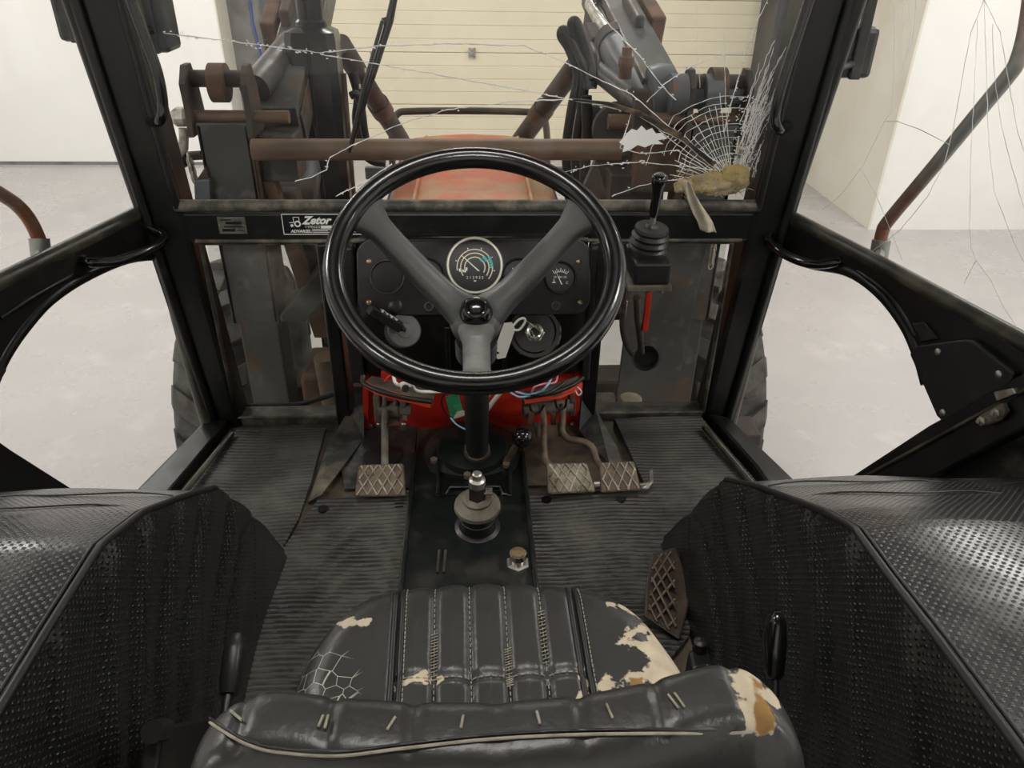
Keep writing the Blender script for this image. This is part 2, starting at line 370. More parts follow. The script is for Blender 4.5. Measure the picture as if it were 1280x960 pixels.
for px, py in ((590,46),(478,108),(825,46)):
    p = P(px,py,y=YD-.012); z = .02+round((p.z-.02)/ph)*ph
    part(MB().box((p.x-.035,YD-.03,z-.045), (p.x-.008,YD,z+.045)).box((p.x+.008,YD-.03,z-.045), (p.x+.035,YD,z+.045)).box((p.x-.012,YD-.024,z-.02),(p.x+.012,YD,z+.02)), 'hinge', 'steel', gd)
# corner block on the other side of the door
cb = P(1085,287,z=0)
wr = thing('wall_right', 'white boxed-in corner of the workshop with cream side face', 'wall', kind='structure')
part(MB().box((cb.x+.01,cb.y,0), (6.2,cb.y+.02,4.6)), 'front_panel', 'wall_white', wr)
part(MB().box((cb.x,cb.y+.005,0), (cb.x+.05,8.5,4.6)), 'side_panel', 'wall_cream', wr)
part(MB().box((cb.x-.006,cb.y-.006,0), (cb.x+.012,cb.y+.012,4.6)), 'corner_bead', 'wall_cream', wr)
xr = P(962,40,y=8.0).x
part(MB().box((xr,7.9,0), (cb.x,8.5,4.6)), 'steel_column', 'dark_steel', wr)
tag(MB().box((-6.5,8.42,0), (6.2,8.5,4.6)).build('wall_outer', 'concrete'), 'grey concrete wall behind the sectional door', 'wall', kind='structure')
# lamps on the ceiling, with the added one over the cab hatch
for i, (lx, ly, wt) in enumerate(LAMPS):
    t = thing('ceiling_lamp', 'long white fluorescent ceiling fixture', 'lamp', (lx, ly, LAMP_Z), 'fluorescent ceiling fixtures')
    part(MB().box((lx-.8,ly-.16,LAMP_Z+.02), (lx+.8,ly+.16,LAMP_Z+.25)), 'housing', 'ceiling_white', t)
    part(MB().box((lx-.76,ly-.13,LAMP_Z), (lx+.76,ly+.13,LAMP_Z+.02)), 'diffuser', 'lamp_glow', t)
    ld = bpy.data.lights.new('tube_light', 'AREA'); ld.shape = 'RECTANGLE'; ld.size = 1.5; ld.size_y = .26; ld.energy = wt; ld.color = (1,.975,.935)
    lo = bpy.data.objects.new('tube_light', ld); C.objects.link(lo); lo.parent = t; lo.location = (0,0,-.01)

# ---------------------------------------------------------------- cab shell
FZ = 1.0; YF = 1.70
fc = thing('floor_cab', 'worn steel floor of the tractor cab', 'cab floor', kind='structure')
part(MB().prism([(-.655,1.76,.94),(.655,1.76,.94),(.90,.8,.94),(.90,-.6,.94),(-.90,-.6,.94),(-.90,.8,.94)], (0,0,.056)), 'floor_plate', 'dirt_metal', fc)
def fx(z, inner): # pillar edges splay outwards with height
    return (.600+.062*(z-1.0)) if inner else (.690+.088*(z-1.0))
wf = thing('wall_front', 'black painted steel front frame of the tractor cab', 'cab frame', kind='structure')
ZT = 2.46
for s in (-1, 1):
    mb = MB()
    for z0, z1 in ((.94, ZT),):
        mb.prism([(s*fx(z0,1),YF-.03,z0), (s*fx(z0,0),YF-.03,z0), (s*fx(z1,0),YF-.03,z1), (s*fx(z1,1),YF-.03,z1)], (0,.09,0))
    part(mb, 'pillar', 'frame_black', wf, bevel=.012)
    mb = MB().tube([(s*(fx(.97,0)-.025),YF-.035,.97), (s*(fx(ZT,0)-.025),YF-.035,ZT)], .012, 8)
    part(mb, 'pillar_bead', 'frame_black', wf, smooth=60)
    mb = MB().tube([(s*(fx(1.57,1)+.006),YF-.036,1.575), (s*(fx(ZT,1)+.006),YF-.036,ZT)], .009, 8)
    part(mb, 'window_seal', 'frame_black', wf, smooth=60)
zb0, zb1 = 1.492, 1.578
part(MB().box((-.66,YF-.025,zb0), (.66,YF+.05,zb1-.018)), 'cross_bar', 'frame_black', wf, bevel=.006)
part(MB().tube([(-.648,YF-.03,zb1), (.648,YF-.03,zb1)], .0135, 10), 'sill_seal', 'seal_dirty', wf, smooth=60)
part(MB().tube([(-.62,YF-.028,zb0+.004), (.62,YF-.028,zb0+.004)], .005, 8), 'bar_bead', 'seal_dirty', wf, smooth=60)
part(MB().box((-.72,YF-.02,ZT-.08), (.72,YF+.06,ZT)), 'header_bar', 'frame_black', wf)
for s in (-1, 1):
    part(MB().box((s*.28 if s > 0 else -.62,YF-.02,.97), (.62 if s > 0 else s*.32,YF+.04,1.018)), 'lower_rail', 'seal_dirty', wf, bevel=.006)
    x0 = .275 if s > 0 else .318
    part(MB().box((min(s*x0,s*(x0+.035)),YF-.04,.99), (max(s*x0,s*(x0+.035)),YF+.04,zb0)), 'mullion', 'frame_black', wf, bevel=.005)
rc = thing('ceiling_cab', 'dark roof lining of the tractor cab around an added glass hatch', 'cab roof', kind='structure')
for q in ([(-.85,1.8),(.85,1.8),(1.0,1.15),(-1.0,1.15)], [(-1.0,1.15),(-.45,1.15),(-.45,.15),(-1.05,.15)], [(.45,1.15),(1.0,1.15),(1.05,.15),(.45,.15)], [(-1.05,.15),(1.05,.15),(1.05,-.7),(-1.05,-.7)]):
    part(MB().prism([(x,y,ZT) for x, y in q], (0,0,.08)), 'roof_panel', 'headliner', rc)
part(MB().box((-.45,.15,ZT+.05), (.45,1.15,ZT+.055)), 'added_hatch_pane', 'glass', rc)  # unseen hatch, added to let lamp light down into the cab
# grab handles on the pillars (above the cross bar)
def handle(parent, pts, r=.011, name='grab_handle'):
    return part(MB().tube(spline(pts, 6), r, 10), name, 'gloss_black', parent, smooth=60)
hy = YF-.085
handle(wf, [P(188,152,y=YF-.03), P(200,150,y=hy), P(203,130,y=hy), P(196,90,y=hy), P(178,40,y=hy), P(160,-10,y=hy), P(140,-70,y=hy), P(130,-80,y=YF-.03)])
handle(wf, [P(985,158,y=YF-.03), P(974,162,y=hy), P(969,145,y=hy), P(978,105,y=hy), P(994,55,y=hy), P(1012,0,y=hy), P(1035,-70,y=hy), P(1045,-80,y=YF-.03)])
# windscreen with its cracks
w1 = thing('window_1', 'cracked windscreen of the cab with spider web fracture', 'windscreen', kind='structure')
YG = YF+.012
part(MB().prism([(-.655,YG,1.565),(.655,YG,1.565),(.70,YG,2.4),(-.70,YG,2.4)], (0,.005,0)), 'pane', 'glass', w1)
def crackline(pts, r, mb=None, jit=1.2, beads=0):
    mb = mb or MB(); q = []
    for i in range(len(pts)-1):
        (x0,y0),(x1,y1) = pts[i], pts[i+1]; n = max(2, int(math.hypot(x1-x0,y1-y0)/7))
        for k in range(n): q.append((x0+(x1-x0)*k/n+random.uniform(-jit,jit)*.4, y0+(y1-y0)*k/n+random.uniform(-jit,jit)*.5))
    q.append(pts[-1]); w = [P(a,b,y=YG-.003) for a,b in q]
    mb.tube(w, [r*random.uniform(.5,1.3) for _ in w], 4)
    for _ in range(beads):
        i = random.randrange(len(w)-1); c = w[i].lerp(w[i+1], random.random())+V((random.gauss(0,.002),0,random.gauss(0,.003)))
        mb.obox(c, random.uniform(.002,.006), .0012, random.uniform(.001,.0025), (1,0,random.uniform(-.6,.6)), (0,1,0))
    return mb
CR = [([(205,42),(260,48),(330,57),(400,66)], .0009, 45), ([(400,66),(470,58),(560,55),(655,57),(700,75),(740,95),(790,118),(850,170),(900,205)], .0010, 40),
      ([(400,68),(470,80),(540,92),(600,103),(650,112),(715,125),(790,140),(830,165),(880,190),(900,213)], .0010, 30),
      ([(412,197),(440,182),(500,155),(560,137),(640,127),(715,124)], .0011, 6), ([(412,197),(408,212),(390,222),(370,226)], .0010, 4),
      ([(420,245),(455,228),(490,205)], .0012, 6), ([(735,0),(765,35),(800,70),(825,105),(845,125)], .0012, 20),
      ([(808,128),(830,105),(860,85),(900,70),(928,65)], .0009, 4), ([(870,0),(872,60),(875,110)], .0005, 0),
      ([(960,0),(945,30),(930,70),(920,110),(912,135),(905,165)], .0012, 30), ([(790,140),(775,185),(800,192),(850,188)], .0009, 8),
      ([(760,205),(800,203),(850,207),(895,213)], .0010, 8), ([(765,245),(800,232),(840,225),(880,222)], .0009, 8), ([(705,215),(740,207),(790,203)], .0006, 12)]
for pts, r, bd in CR: part(crackline(pts, r, beads=bd), 'crack', 'crack', w1)
web = MB(); cx, cy = 915, 228
for k in range(20):                                             # radial fractures
    a = math.radians(93+k*4.7); r1 = random.uniform(60,115) if k > 3 else random.uniform(90,190)
    crackline([(cx+math.cos(a)*14, cy-math.sin(a)*14), (cx+math.cos(a+.03)*r1*.5, cy-math.sin(a+.03)*r1*.5), (cx+math.cos(a)*r1, cy-math.sin(a)*r1)], .0008, web)
for k in range(11):                                             # ring fractures
    r1 = 20+k*9+random.uniform(-2,2); a0 = random.uniform(60,95); a1 = random.uniform(140,178)
    crackline([(cx+math.cos(math.radians(a))*r1*(1+.04*math.sin(a*.3)), cy-math.sin(math.radians(a))*r1) for a in [a0+(a1-a0)*i/8 for i in range(9)]], .0007, web)
for k in range(46):                                             # splinters along the pillar
    x0 = 922+random.uniform(0,24); y0 = 222-random.uniform(0,70); l = random.uniform(30,110); dx = random.uniform(.22,.5)
    if x0+l*dx > 940+(215-(y0-l))*.30+6: l *= .55
    crackline([(x0,y0),(x0+l*dx*.45,y0-l*.5),(x0+l*dx,y0-l)], .0008, web, jit=3)
for k in range(240):
    x0 = random.uniform(900,950); y0 = random.uniform(120,222)
    web.obox(P(x0+(222-y0)*.25,y0,y=YG-.003), random.uniform(.002,.007), .001, random.uniform(.0006,.002), (1,0,random.uniform(-2,3)), (0,1,0))
tag(part(web, 'fracture_web', 'crack', w1), kind='stuff')
dk = MB()
for a, b, c in (((716,124),(760,129),4), ((760,129),(800,142),7), ((800,142),(850,170),8), ((850,170),(892,205),6)):
    d = V((b[0]-a[0], b[1]-a[1])).normalized(); nrm = (-d.y*c/2, d.x*c/2)
    dk.prism([P(a[0]-nrm[0]*.6,a[1]-nrm[1]*.6,y=YG-.004), P(b[0]-nrm[0],b[1]-nrm[1],y=YG-.004), P(b[0]+nrm[0],b[1]+nrm[1],y=YG-.004), P(a[0]+nrm[0]*.6,a[1]+nrm[1]*.6,y=YG-.004)], (0,-.006,0))
part(dk, 'open_gap', 'crack_dark', w1)
flake = [(784,166),(790,161),(796,163),(802,157),(808,163),(815,160),(820,167),(827,166),(834,173),(822,175),(829,180),(815,180),(806,184),(797,181),(788,187),(778,190),(780,182),(774,178)]
part(MB().prism([P(a,b,y=YG-.003) for a,b in flake], (0,-.002,0)), 'glass_flake', 'crack', w1)
for nm, s, a in (('window_2', -1, (.352,.612)), ('window_3', 1, (.308,.60))):
    w = thing(nm, 'small lower front pane %s' % ('looking onto the hydraulic hose' if s < 0 else 'behind the joystick'), 'window', kind='structure')
    part(MB().box((min(s*a[0],s*a[1]),YG,1.01), (max(s*a[0],s*a[1]),YG+.004,1.5)), 'pane', 'glass_dirty', w)
    part(MB().tube([(s*a[0],YF-.022,1.022),(s*a[1],YF-.022,1.022),(s*(a[1]),YF-.022,1.488),(s*a[0],YF-.022,1.488)], .006, 6, closed=True), 'seal', 'seal_dirty', w, smooth=50)

# ---------------------------------------------------------------- cab doors, flaring out from the front pillars
def dplane(s):
    n = V((s, .277, -.09)); c = 1.054
    return (V((s*(c-.277*1.7+.09), 1.7, 1.0)), n)
def D(px, py, s, off=0):
    q, n = dplane(s); return P(px, py, pl=(q-n.normalized()*off, n))
def door(nm, s, label, rail, curve, panel_back, lowframe, upfront):
    d = thing(nm, label, 'cab door', kind='structure')
    q, n = dplane(s); nn = n.normalized()
    part(MB().tube([D(*p,s) for p in rail], .016, 10), 'mid_rail', 'rail_worn', d, smooth=60)
    part(MB().tube([D(*p,s,.006) for p in upfront], .016, 10), 'front_stile', 'frame_black', d, smooth=60)
    part(MB().tube(spline([D(*p,s,.004) for p in curve], 5), .013, 10), 'curved_frame', 'frame_black', d, smooth=60)
    inner = spline([D(*p,s) for p in curve], 5)
    part(MB().prism(inner+[D(*p,s) for p in panel_back], nn*-.012), 'door_panel', 'frame_black', d)
    return d
d2 = door('door_2', -1, 'black cab door with curved lower frame beside the clutch', [(182,262),(90,308),(0,352),(-160,432),(-420,560)],
          [(206,318),(160,322),(105,345),(60,375),(28,410),(4,445),(-12,480)], [(-60,520),(-300,560),(-380,545),(-160,440),(0,356),(90,312),(186,266)], None,
          [(178,262),(130,122),(88,0),(50,-110)])
d3 = door('door_3', 1, 'black cab door with lock cover plate beside the joystick', [(985,270),(1100,330),(1280,428),(1400,492),(1640,620)],
          [(962,308),(1010,328),(1060,338),(1100,365),(1132,405),(1150,445),(1160,480)], [(1250,530),(1500,600),(1600,606),(1400,498),(1280,432),(1100,334),(980,274)], None,
          [(986,262),(1030,130),(1073,0),(1110,-110)])
for d, s, pts, pts2 in ((d2, -1, [(205,330),(236,450),(268,560)], [(182,262),(0,352),(-160,432),(-200,-160),(40,-160)]), (d3, 1, [(966,320),(936,440),(905,560)], [(985,270),(1280,428),(1400,492),(1440,-160),(1125,-160)])):
    part(MB().tube([D(*p,s,.004) for p in pts], .016, 10), 'lower_stile', 'rail_worn', d, smooth=60)
    q, n = dplane(s)
    part(MB().prism([D(*p,s,-.004) for p in pts2], n.normalized()*.004), 'pane', 'glass', d)
# sills
def sill(px): return MB().prism([P(a,b,z=FZ-.02) for a,b in px], (0,0,.045))
part(sill([(262,540),(290,541),(238,606),(160,700),(90,720),(195,610)]), 'sill', 'frame_black', d2, bevel=.01)
part(MB().tube([P(290,542,z=FZ+.02), P(238,606,z=FZ+.02), P(180,676,z=FZ+.02)], .007, 8), 'sill_lip', 'rail_worn', d2, smooth=40)
part(sill([(880,532),(907,538),(968,598),(1060,690),(1000,690),(938,600)]), 'sill', 'frame_black', d3, bevel=.01)
part(MB().tube([P(880,534,z=FZ+.02), P(936,600,z=FZ+.02), P(985,655,z=FZ+.02)], .007, 8), 'sill_lip', 'rail_worn', d3, smooth=40)
# rear lower frames
part(MB().prism([D(-90,500,-1), D(0,562,-1), D(80,612,-1), D(20,625,-1), D(-90,640,-1)], dplane(-1)[1].normalized()*-.03), 'lower_frame', 'frame_black', d2, bevel=.006)
part(MB().prism([D(1068,602,1), D(1180,530,1), D(1290,470,1), D(1400,420,1), D(1600,330,1), D(1600,400,1), D(1400,490,1), D(1280,545,1), D(1165,606,1)], dplane(1)[1].normalized()*-.04), 'lower_frame', 'frame_black', d3, bevel=.006)
part(MB().tube([D(1075,600,1,.04), D(1200,532,1,.04), D(1300,478,1,.04)], .005, 6), 'frame_lip', 'rail_worn', d3, smooth=60)
part(MB().prism([D(1150,614,1,-.02), D(1230,568,1,-.02), D(1400,470,1,-.02), D(1620,380,1,-.02), D(1620,700,1,-.02), D(1280,660,1,-.02)], dplane(1)[1].normalized()*.02), 'rusty_wing', 'wedge_plate', d3)
# lock cover
lk = part(MB().prism([D(*p,1,.03) for p in ((1136,442),(1146,432),(1206,424),(1216,426),(1268,466),(1258,494),(1178,528),(1170,520))], dplane(1)[1].normalized()*.022), 'lock_cover', 'plastic_black', d3, bevel=.004)
for px, py in ((1171,440),(1247,468),(1177,516)):
    q = D(px,py,1,.033); part(MB().lathe([(.0065,0),(.0065,.003),(.004,.005)], q-dplane(1)[1].normalized()*-.004, -dplane(1)[1], 12), 'screw', 'steel', lk, smooth=40)
part(MB().prism([D(*p,1,.02) for p in ((1138,404),(1155,402),(1172,424),(1150,428))], dplane(1)[1].normalized()*.015), 'lock_tab', 'plastic_black', d3, bevel=.003)
part(MB().prism([D(*p,1,.05) for p in ((1241,490),(1266,485),(1270,492),(1245,502))], dplane(1)[1].normalized()*.02), 'latch_tongue', 'steel', d3, bevel=.002)
lp = part(MB().prism([D(*p,1,.055) for p in ((1222,520),(1252,503),(1257,515),(1248,526),(1228,534))], dplane(1)[1].normalized()*.012), 'latch_plate', 'cast_grey', d3, bevel=.003)
for px, py in ((1229,526),(1247,516)):
    part(MB().lathe([(.008,0),(.008,.006),(.0035,.007),(.0035,.013)], D(px,py,1,.055), -dplane(1)[1], 6), 'bolt', 'steel', lp)
part(MB().prism([D(*p,1,.03) for p in ((1180,530),(1222,508),(1240,498),(1300,462),(1300,485),(1240,520),(1210,528),(1190,534))], dplane(1)[1].normalized()*.012), 'latch_bracket', 'frame_black', d3, bevel=.002)
part(MB().prism([D(*p,-1,.03) for p in ((-60,430),(0,446),(10,462),(2,476),(-30,500),(-60,500))], dplane(-1)[1].normalized()*.022), 'lock_cover', 'plastic_black', d2, bevel=.004)
# grab handles on the doors
handle(d2, [D(175,278,-1), D(192,288,-1,.03), D(204,294,-1,.055), D(202,303,-1,.065), D(180,315,-1,.065), D(145,326,-1,.05), D(112,328,-1,.03), D(104,322,-1)], .0105)
handle(d3, [D(975,285,1), D(962,295,1,.04), D(962,304,1,.06), D(985,320,1,.065), D(1015,330,1,.05), D(1045,328,1,.02), D(1056,324,1)], .0105)
part(MB().tube(spline([D(0,398,-1,.01), D(40,372,-1,.012), D(85,347,-1,.01), D(100,340,-1,0)], 4), .006, 8), 'welded_rod', 'frame_black', d2, smooth=60)
part(MB().tube(spline([D(1145,420,1,.01), D(1115,372,1,.012), D(1080,344,1,.01), D(1060,335,1,0)], 4), .006, 8), 'welded_rod', 'frame_black', d3, smooth=60)
# cracks in the upper door pane beside the mirror arm
def dcrack(pts, r=.0007):
    q = []
    for i in range(len(pts)-1):
        (x0,y0),(x1,y1) = pts[i], pts[i+1]; m = max(2, int(math.hypot(x1-x0,y1-y0)/10))
        q += [(x0+(x1-x0)*k/m+random.uniform(-.5,.5), y0+(y1-y0)*k/m) for k in range(m)]
    q.append(pts[-1]); w = [D(a,b,1,-.001) for a,b in q]
    part(MB().tube(w, [r*random.uniform(.5,1.3) for _ in w], 4), 'crack', 'crack', d3)
for c in ([(1117,0),(1118,40),(1117,100),(1114,140),(1105,152),(1080,205),(1050,245),(1028,262)], [(1128,0),(1129,60),(1126,95)], [(1136,0),(1138,50),(1130,80),(1126,100)], [(1145,0),(1142,40),(1134,75)],
          [(1105,152),(1120,151),(1150,162),(1187,181)], [(1076,210),(1095,245),(1110,280),(1128,325)], [(1230,0),(1214,40),(1204,90),(1192,160),(1180,205),(1160,245),(1125,288),(1085,318)],
          [(1222,25),(1218,110),(1213,200),(1212,280),(1214,310),(1220,325),(1238,350),(1255,385),(1274,415)], [(1230,0),(1233,90),(1236,180),(1243,240),(1262,290),(1280,330)], [(1230,0),(1250,40),(1262,110),(1272,165),(1280,190)],
          [(1241,30),(1241,65),(1245,110),(1252,160),(1265,210),(1280,260)], [(1220,325),(1205,355)]): dcrack(c)
# ---------------------------------------------------------------- rubber mats, ribbed
def poly_x(poly, y):
    xs = []
    for i in range(len(poly)):
        (x0,y0),(x1,y1) = poly[i], poly[(i+1) % len(poly)]
        if (y0-y)*(y1-y) < 0: xs.append(x0+(x1-x0)*(y-y0)/(y1-y0))
    return (min(xs), max(xs)) if len(xs) >= 2 else None
def rib_mat(label, px, z0, ph=.0122, wav=.004, holes=()):
    poly = [tuple(P(a,b,z=z0)[:2]) for a,b in px]
    y0 = min(p[1] for p in poly)+1e-4; y1 = max(p[1] for p in poly)-1e-4; ny = int((y1-y0)/.0017); nx = 34
    mb = MB(); vs = []; seed = random.uniform(0,9)
    for j in range(ny+1):
        y = y0+(y1-y0)*j/ny; r = poly_x(poly, y)
        for i in range(nx+1):
            x = r[0]+(r[1]-r[0])*i/nx
            yy = y+wav*math.sin(x*9+seed)+.003*math.sin(x*23+seed*2)
            h = abs(math.sin(PI*yy/ph))**.6
            bw = .003*math.sin(x*7+y*11+seed)
            vs.append((x, y, z0+.003+.0048*h+bw+.002))
    k = len(vs)
    fs = [(j*(nx+1)+i, j*(nx+1)+i+1, (j+1)*(nx+1)+i+1, (j+1)*(nx+1)+i) for j in range(ny) for i in range(nx)]
    rim = [i for i in range(nx+1)]+[j*(nx+1)+nx for j in range(1,ny+1)]+[ny*(nx+1)+i for i in range(nx-1,-1,-1)]+[j*(nx+1) for j in range(ny-1,0,-1)]
    vs += [(vs[i][0],vs[i][1],z0-.004) for i in rim]; n = len(rim)
    fs += [(rim[i], k+i, k+(i+1) % n, rim[(i+1) % n]) for i in range(n)]
    o = mb.add(vs, fs).build('rubber_mat', 'rubber_mat', smooth=50, fixn=True); tag(o, label, 'floor mat', 'ribbed rubber floor mats')
    for a, b in holes:
        part(MB().lathe([(.0115,0),(.0115,.0035)], P(a,b,z=z0+.0075), (0,0,1), 16), 'mounting_hole', 'dial_black', o)
    return o
rib_mat('narrow black ribbed rubber mat under the grab handle by the sloped plate', [(298,540),(408,537),(390,605),(374,650),(352,690),(333,720),(236,640),(214,636)], FZ)
rib_mat('black ribbed rubber mat below the clutch pedal', [(398,628),(522,617),(520,790),(510,900),(300,910),(318,800),(345,700)], FZ+.004, holes=((404,637),(499,632)))
rib_mat('wide black ribbed rubber mat below the brake pedals', [(768,526),(872,519),(945,606),(880,700),(860,800),(780,900),(690,900),(662,700),(658,622),(752,618),(806,612)], FZ+.002, holes=((683,625),(776,625)))

# ---------------------------------------------------------------- tunnel cover with gear lever
tx0, tx1 = -.145, .112
tn = thing('tunnel_cover', 'black green gearbox tunnel cover between the rubber mats', 'gearbox cover', (0,1.2,FZ))
part(MB().box((tx0,.55,FZ-.002), (tx1,1.60,FZ+.022)), 'plate', 'tunnel', tn, bevel=.004)
for x in (tx0, tx1): part(MB().box((x-.005,.55,FZ), (x+.005,1.50,FZ+.034)), 'raised_edge', 'tunnel', tn, bevel=.003)
pz = FZ+.022
def T(px, py, dz=0): return P(px, py, z=pz+dz)
part(MB().prism([T(546,558), T(640,558), T(640,620), T(546,620)], (0,0,.004)), 'recess_plate', 'gloss_black', tn, bevel=.001)
part(MB().tube([T(548,560,.008), T(547,618,.008), T(558,619,.008), T(562,609,.008), T(625,608,.008), T(628,618,.008), T(638,618,.008), T(637,560,.008)], .004, 8), 'recess_rim', 'tunnel', tn, smooth=60)
for a in (549, 557): part(MB().cyl(T(a,688,.003), T(a-2,716,.003), .003, 8), 'slot_lip', 'rail_worn', tn, smooth=60)
gl = thing('gear_lever', 'dusty gear lever boot with short black stub and nut', 'gear lever', T(597,660))
ga = V((0,-.12,1)).normalized(); g0 = T(597,660)
part(MB().lathe([(.034,.03),(.037,.034),(.033,.040),(.034,.052),(.044,.058),(.048,.064),(.047,.072),(.038,.078),(.030,.084),(.030,.090),(.024,.094)], g0, ga, 26), 'boot', 'cast_grey', gl, smooth=35)
part(MB().lathe([(.048,0),(.048,.006),(.040,.010),(.037,.02),(.0355,.05),(.043,.055)], g0+V((0,0,.001)), ga, 26), 'boot_skirt', 'plastic_black', gl, smooth=35)
part(MB().lathe([(.019,.09),(.019,.126)], g0, ga, 6), 'hex_socket', 'plastic_black', gl)
part(MB().lathe([(.016,.126),(.0165,.128),(.0165,.142),(.012,.145),(.010,.145),(.010,.158),(.007,.160)], g0, ga, 12), 'nut', 'steel', gl, smooth=30)
part(MB().lathe([(.008,0),(.008,.016)], g0+ga*.112+V((.014,-.004,0)), (1,-.1,0), 6), 'clamp_bolt', 'steel', gl)
# range lever with ball knob
bk = P(653,547,y=1.42)
rl = thing('range_lever', 'short lever with glossy black ball knob by the steering column', 'lever', P(625,585,y=1.46))
part(MB().tube(spline([P(610,580,y=1.47), P(628,578,y=1.46), P(636,572,y=1.45), P(643,560,y=1.43), bk], 5), .008, 10), 'rod', 'pedal_rust', rl, smooth=60)
part(MB().lathe([(.001,-.0235)]+[(.0235*math.cos(a), .0235*math.sin(a)) for a in [(-70+i*10)*PI/180 for i in range(16)]]+[(.001,.0235)], bk, (0,-.4,1), 26), 'ball_knob', 'gloss_black', rl, smooth=80)
part(MB().tube([P(617,580,y=1.465)+V((.004*i,0,.001*math.sin(i*3))) for i in range(8)], [.010,.013,.010,.013,.010,.013,.010,.013], 10), 'spring', 'rust', rl, smooth=60)
# dip button at the seat front
bp = T(647,708)
bt = thing('push_button', 'brass topped push button in a hex nut in front of the seat', 'button', bp)
part(MB().lathe([(.024,0),(.024,.010),(.018,.012)], bp, (0,0,1), 6), 'hex_nut', 'steel', bt)
part(MB().lathe([(.012,.012),(.012,.022),(.0165,.024),(.0165,.036)], bp, (0,0,1), 20), 'stem', 'chrome', bt, smooth=30)
part(MB().lathe([(.0155,.036),(.014,.039),(.003,.040)], bp, (0,0,1), 20), 'cap', 'brass', bt, smooth=50)

# ---------------------------------------------------------------- sloped plates and front floor
fr = thing('gearbox_flange', 'dusty gearbox housing front under the steering column', 'gearbox flange', (0,1.5,FZ))
part(MB().prism([(-.30,1.40,FZ-.003),(-.15,1.40,FZ-.003),(-.15,1.66,FZ-.003),(-.36,1.66,FZ-.003)], (0,0,.008)), 'floor_sheet', 'wedge_plate', fr)
part(MB().prism([(.115,1.40,FZ-.003),(.30,1.40,FZ-.003),(.36,1.66,FZ-.003),(.115,1.66,FZ-.003)], (0,0,.008)), 'floor_sheet', 'dirt_metal', fr)
part(MB().lathe([(.115,0),(.115,.018),(.085,.026),(.08,.04),(.05,.046)], V((-.008,1.50,FZ+.014)), (0,-.15,1), 30), 'column_flange', 'tunnel', fr, smooth=35)
for k in range(6):
    a = k*PI/3+.4; part(MB().lathe([(.009,0),(.009,.01)], V((-.008+.098*math.cos(a),1.50+.098*math.sin(a),FZ+.03)), (0,-.1,1), 6), 'flange_bolt', 'pedal_rust', fr)
part(MB().lathe([(.045,0),(.045,.006),(.04,.007)], P(478,572,z=FZ+.006), (0,0,1), 22), 'blanking_disc', 'plastic_black', fr, smooth=40)
wl = tag(MB().prism([P(408,560,z=FZ+.004), P(385,628,z=FZ+.004), P(402,618,z=FZ+.03), P(455,548,y=1.60), P(455,505,y=1.66), P(436,512,y=1.68)], (0,.004,-.006)).build('sloped_plate', 'wedge_plate'), 'scuffed sloped floor plate beside the clutch pedal', 'plate', 'sloped floor plates')
wr2 = tag(MB().prism([P(727,500,y=1.66), P(745,512,y=1.68), P(772,560,z=FZ+.004), P(780,585,z=FZ+.004), P(762,580,z=FZ+.03), P(724,538,y=1.60)], (0,.004,-.006)).build('sloped_plate', 'wedge_plate'), 'scuffed sloped floor plate beside the brake pedals', 'plate', 'sloped floor plates')

# ---------------------------------------------------------------- red firewall with brackets
YR = 1.655
rf = thing('red_firewall', 'bright red sheet metal bulkhead below the dashboard', 'bulkhead', (0,YR,FZ))
part(MB().prism([P(455,545,y=YR), P(722,543,y=YR), P(726,440,y=YR), P(453,440,y=YR)], (0,.01,0)), 'back_sheet', 'red_paint', rf)
part(MB().prism([P(454,546,y=YR-.012), P(460,546,y=YR-.012), P(461,430,y=YR-.012), P(453,430,y=YR-.012)], (0,.02,0)), 'edge_flange', 'red_paint', rf)
part(MB().prism([P(717,543,y=YR-.012), P(723,543,y=YR-.012), P(728,430,y=YR-.012), P(720,430,y=YR-.012)], (0,.02,0)), 'edge_flange', 'red_paint', rf)
for a, b in ((463,532),(474,541),(487,541),(513,541),(505,530),(716,529),(474,530)):
    part(MB().lathe([(.008,0),(.008,.006),(.005,.009)], P(a,b,y=YR-.002), (0,-1,0), 10), 'bolt', 'steel', rf, smooth=40)
part(MB().prism([P(476,466,y=1.575), P(520,466,y=1.575), P(513,492,y=1.575), P(478,488,y=1.575)], (0,.01,0)), 'fuse_cover', 'red_paint', rf)
lf = part(MB().prism([P(455,478,y=1.50), P(470,488,y=1.48), P(540,504,y=1.46), P(544,488,y=1.57), P(465,470,y=1.57)], (0,0,-.006)), 'tray', 'cast_grey', rf)
part(MB().prism([P(455,484,y=1.495), P(472,494,y=1.475), P(538,510,y=1.455), P(538,503,y=1.455), P(472,487,y=1.475), P(455,477,y=1.495)], (0,.006,0)), 'red_lip', 'orange_trim', rf)
part(MB().tube(spline([P(454,470,y=1.51), P(455,479,y=1.495), P(472,488,y=1.475), P(505,497,y=1.465), P(540,502,y=1.453)], 5), .006, 8), 'edge_trim', 'plastic_black', rf, smooth=60)
part(MB().prism([P(650,494,y=1.58), P(656,499,y=1.47), P(700,492,y=1.48), P(728,480,y=1.51), P(722,470,y=1.58)], (0,0,-.006)), 'tray', 'cast_grey', rf)
part(MB().prism([P(656,499,y=1.465), P(700,492,y=1.475), P(728,479,y=1.505), P(728,486,y=1.505), P(700,498,y=1.475), P(656,505,y=1.465)], (0,.006,0)), 'red_lip', 'orange_trim', rf)
part(MB().tube(spline([P(656,497,y=1.464), P(690,491,y=1.472), P(714,482,y=1.49), P(729,472,y=1.51)], 5), .005, 8), 'edge_trim', 'plastic_black', rf, smooth=60)
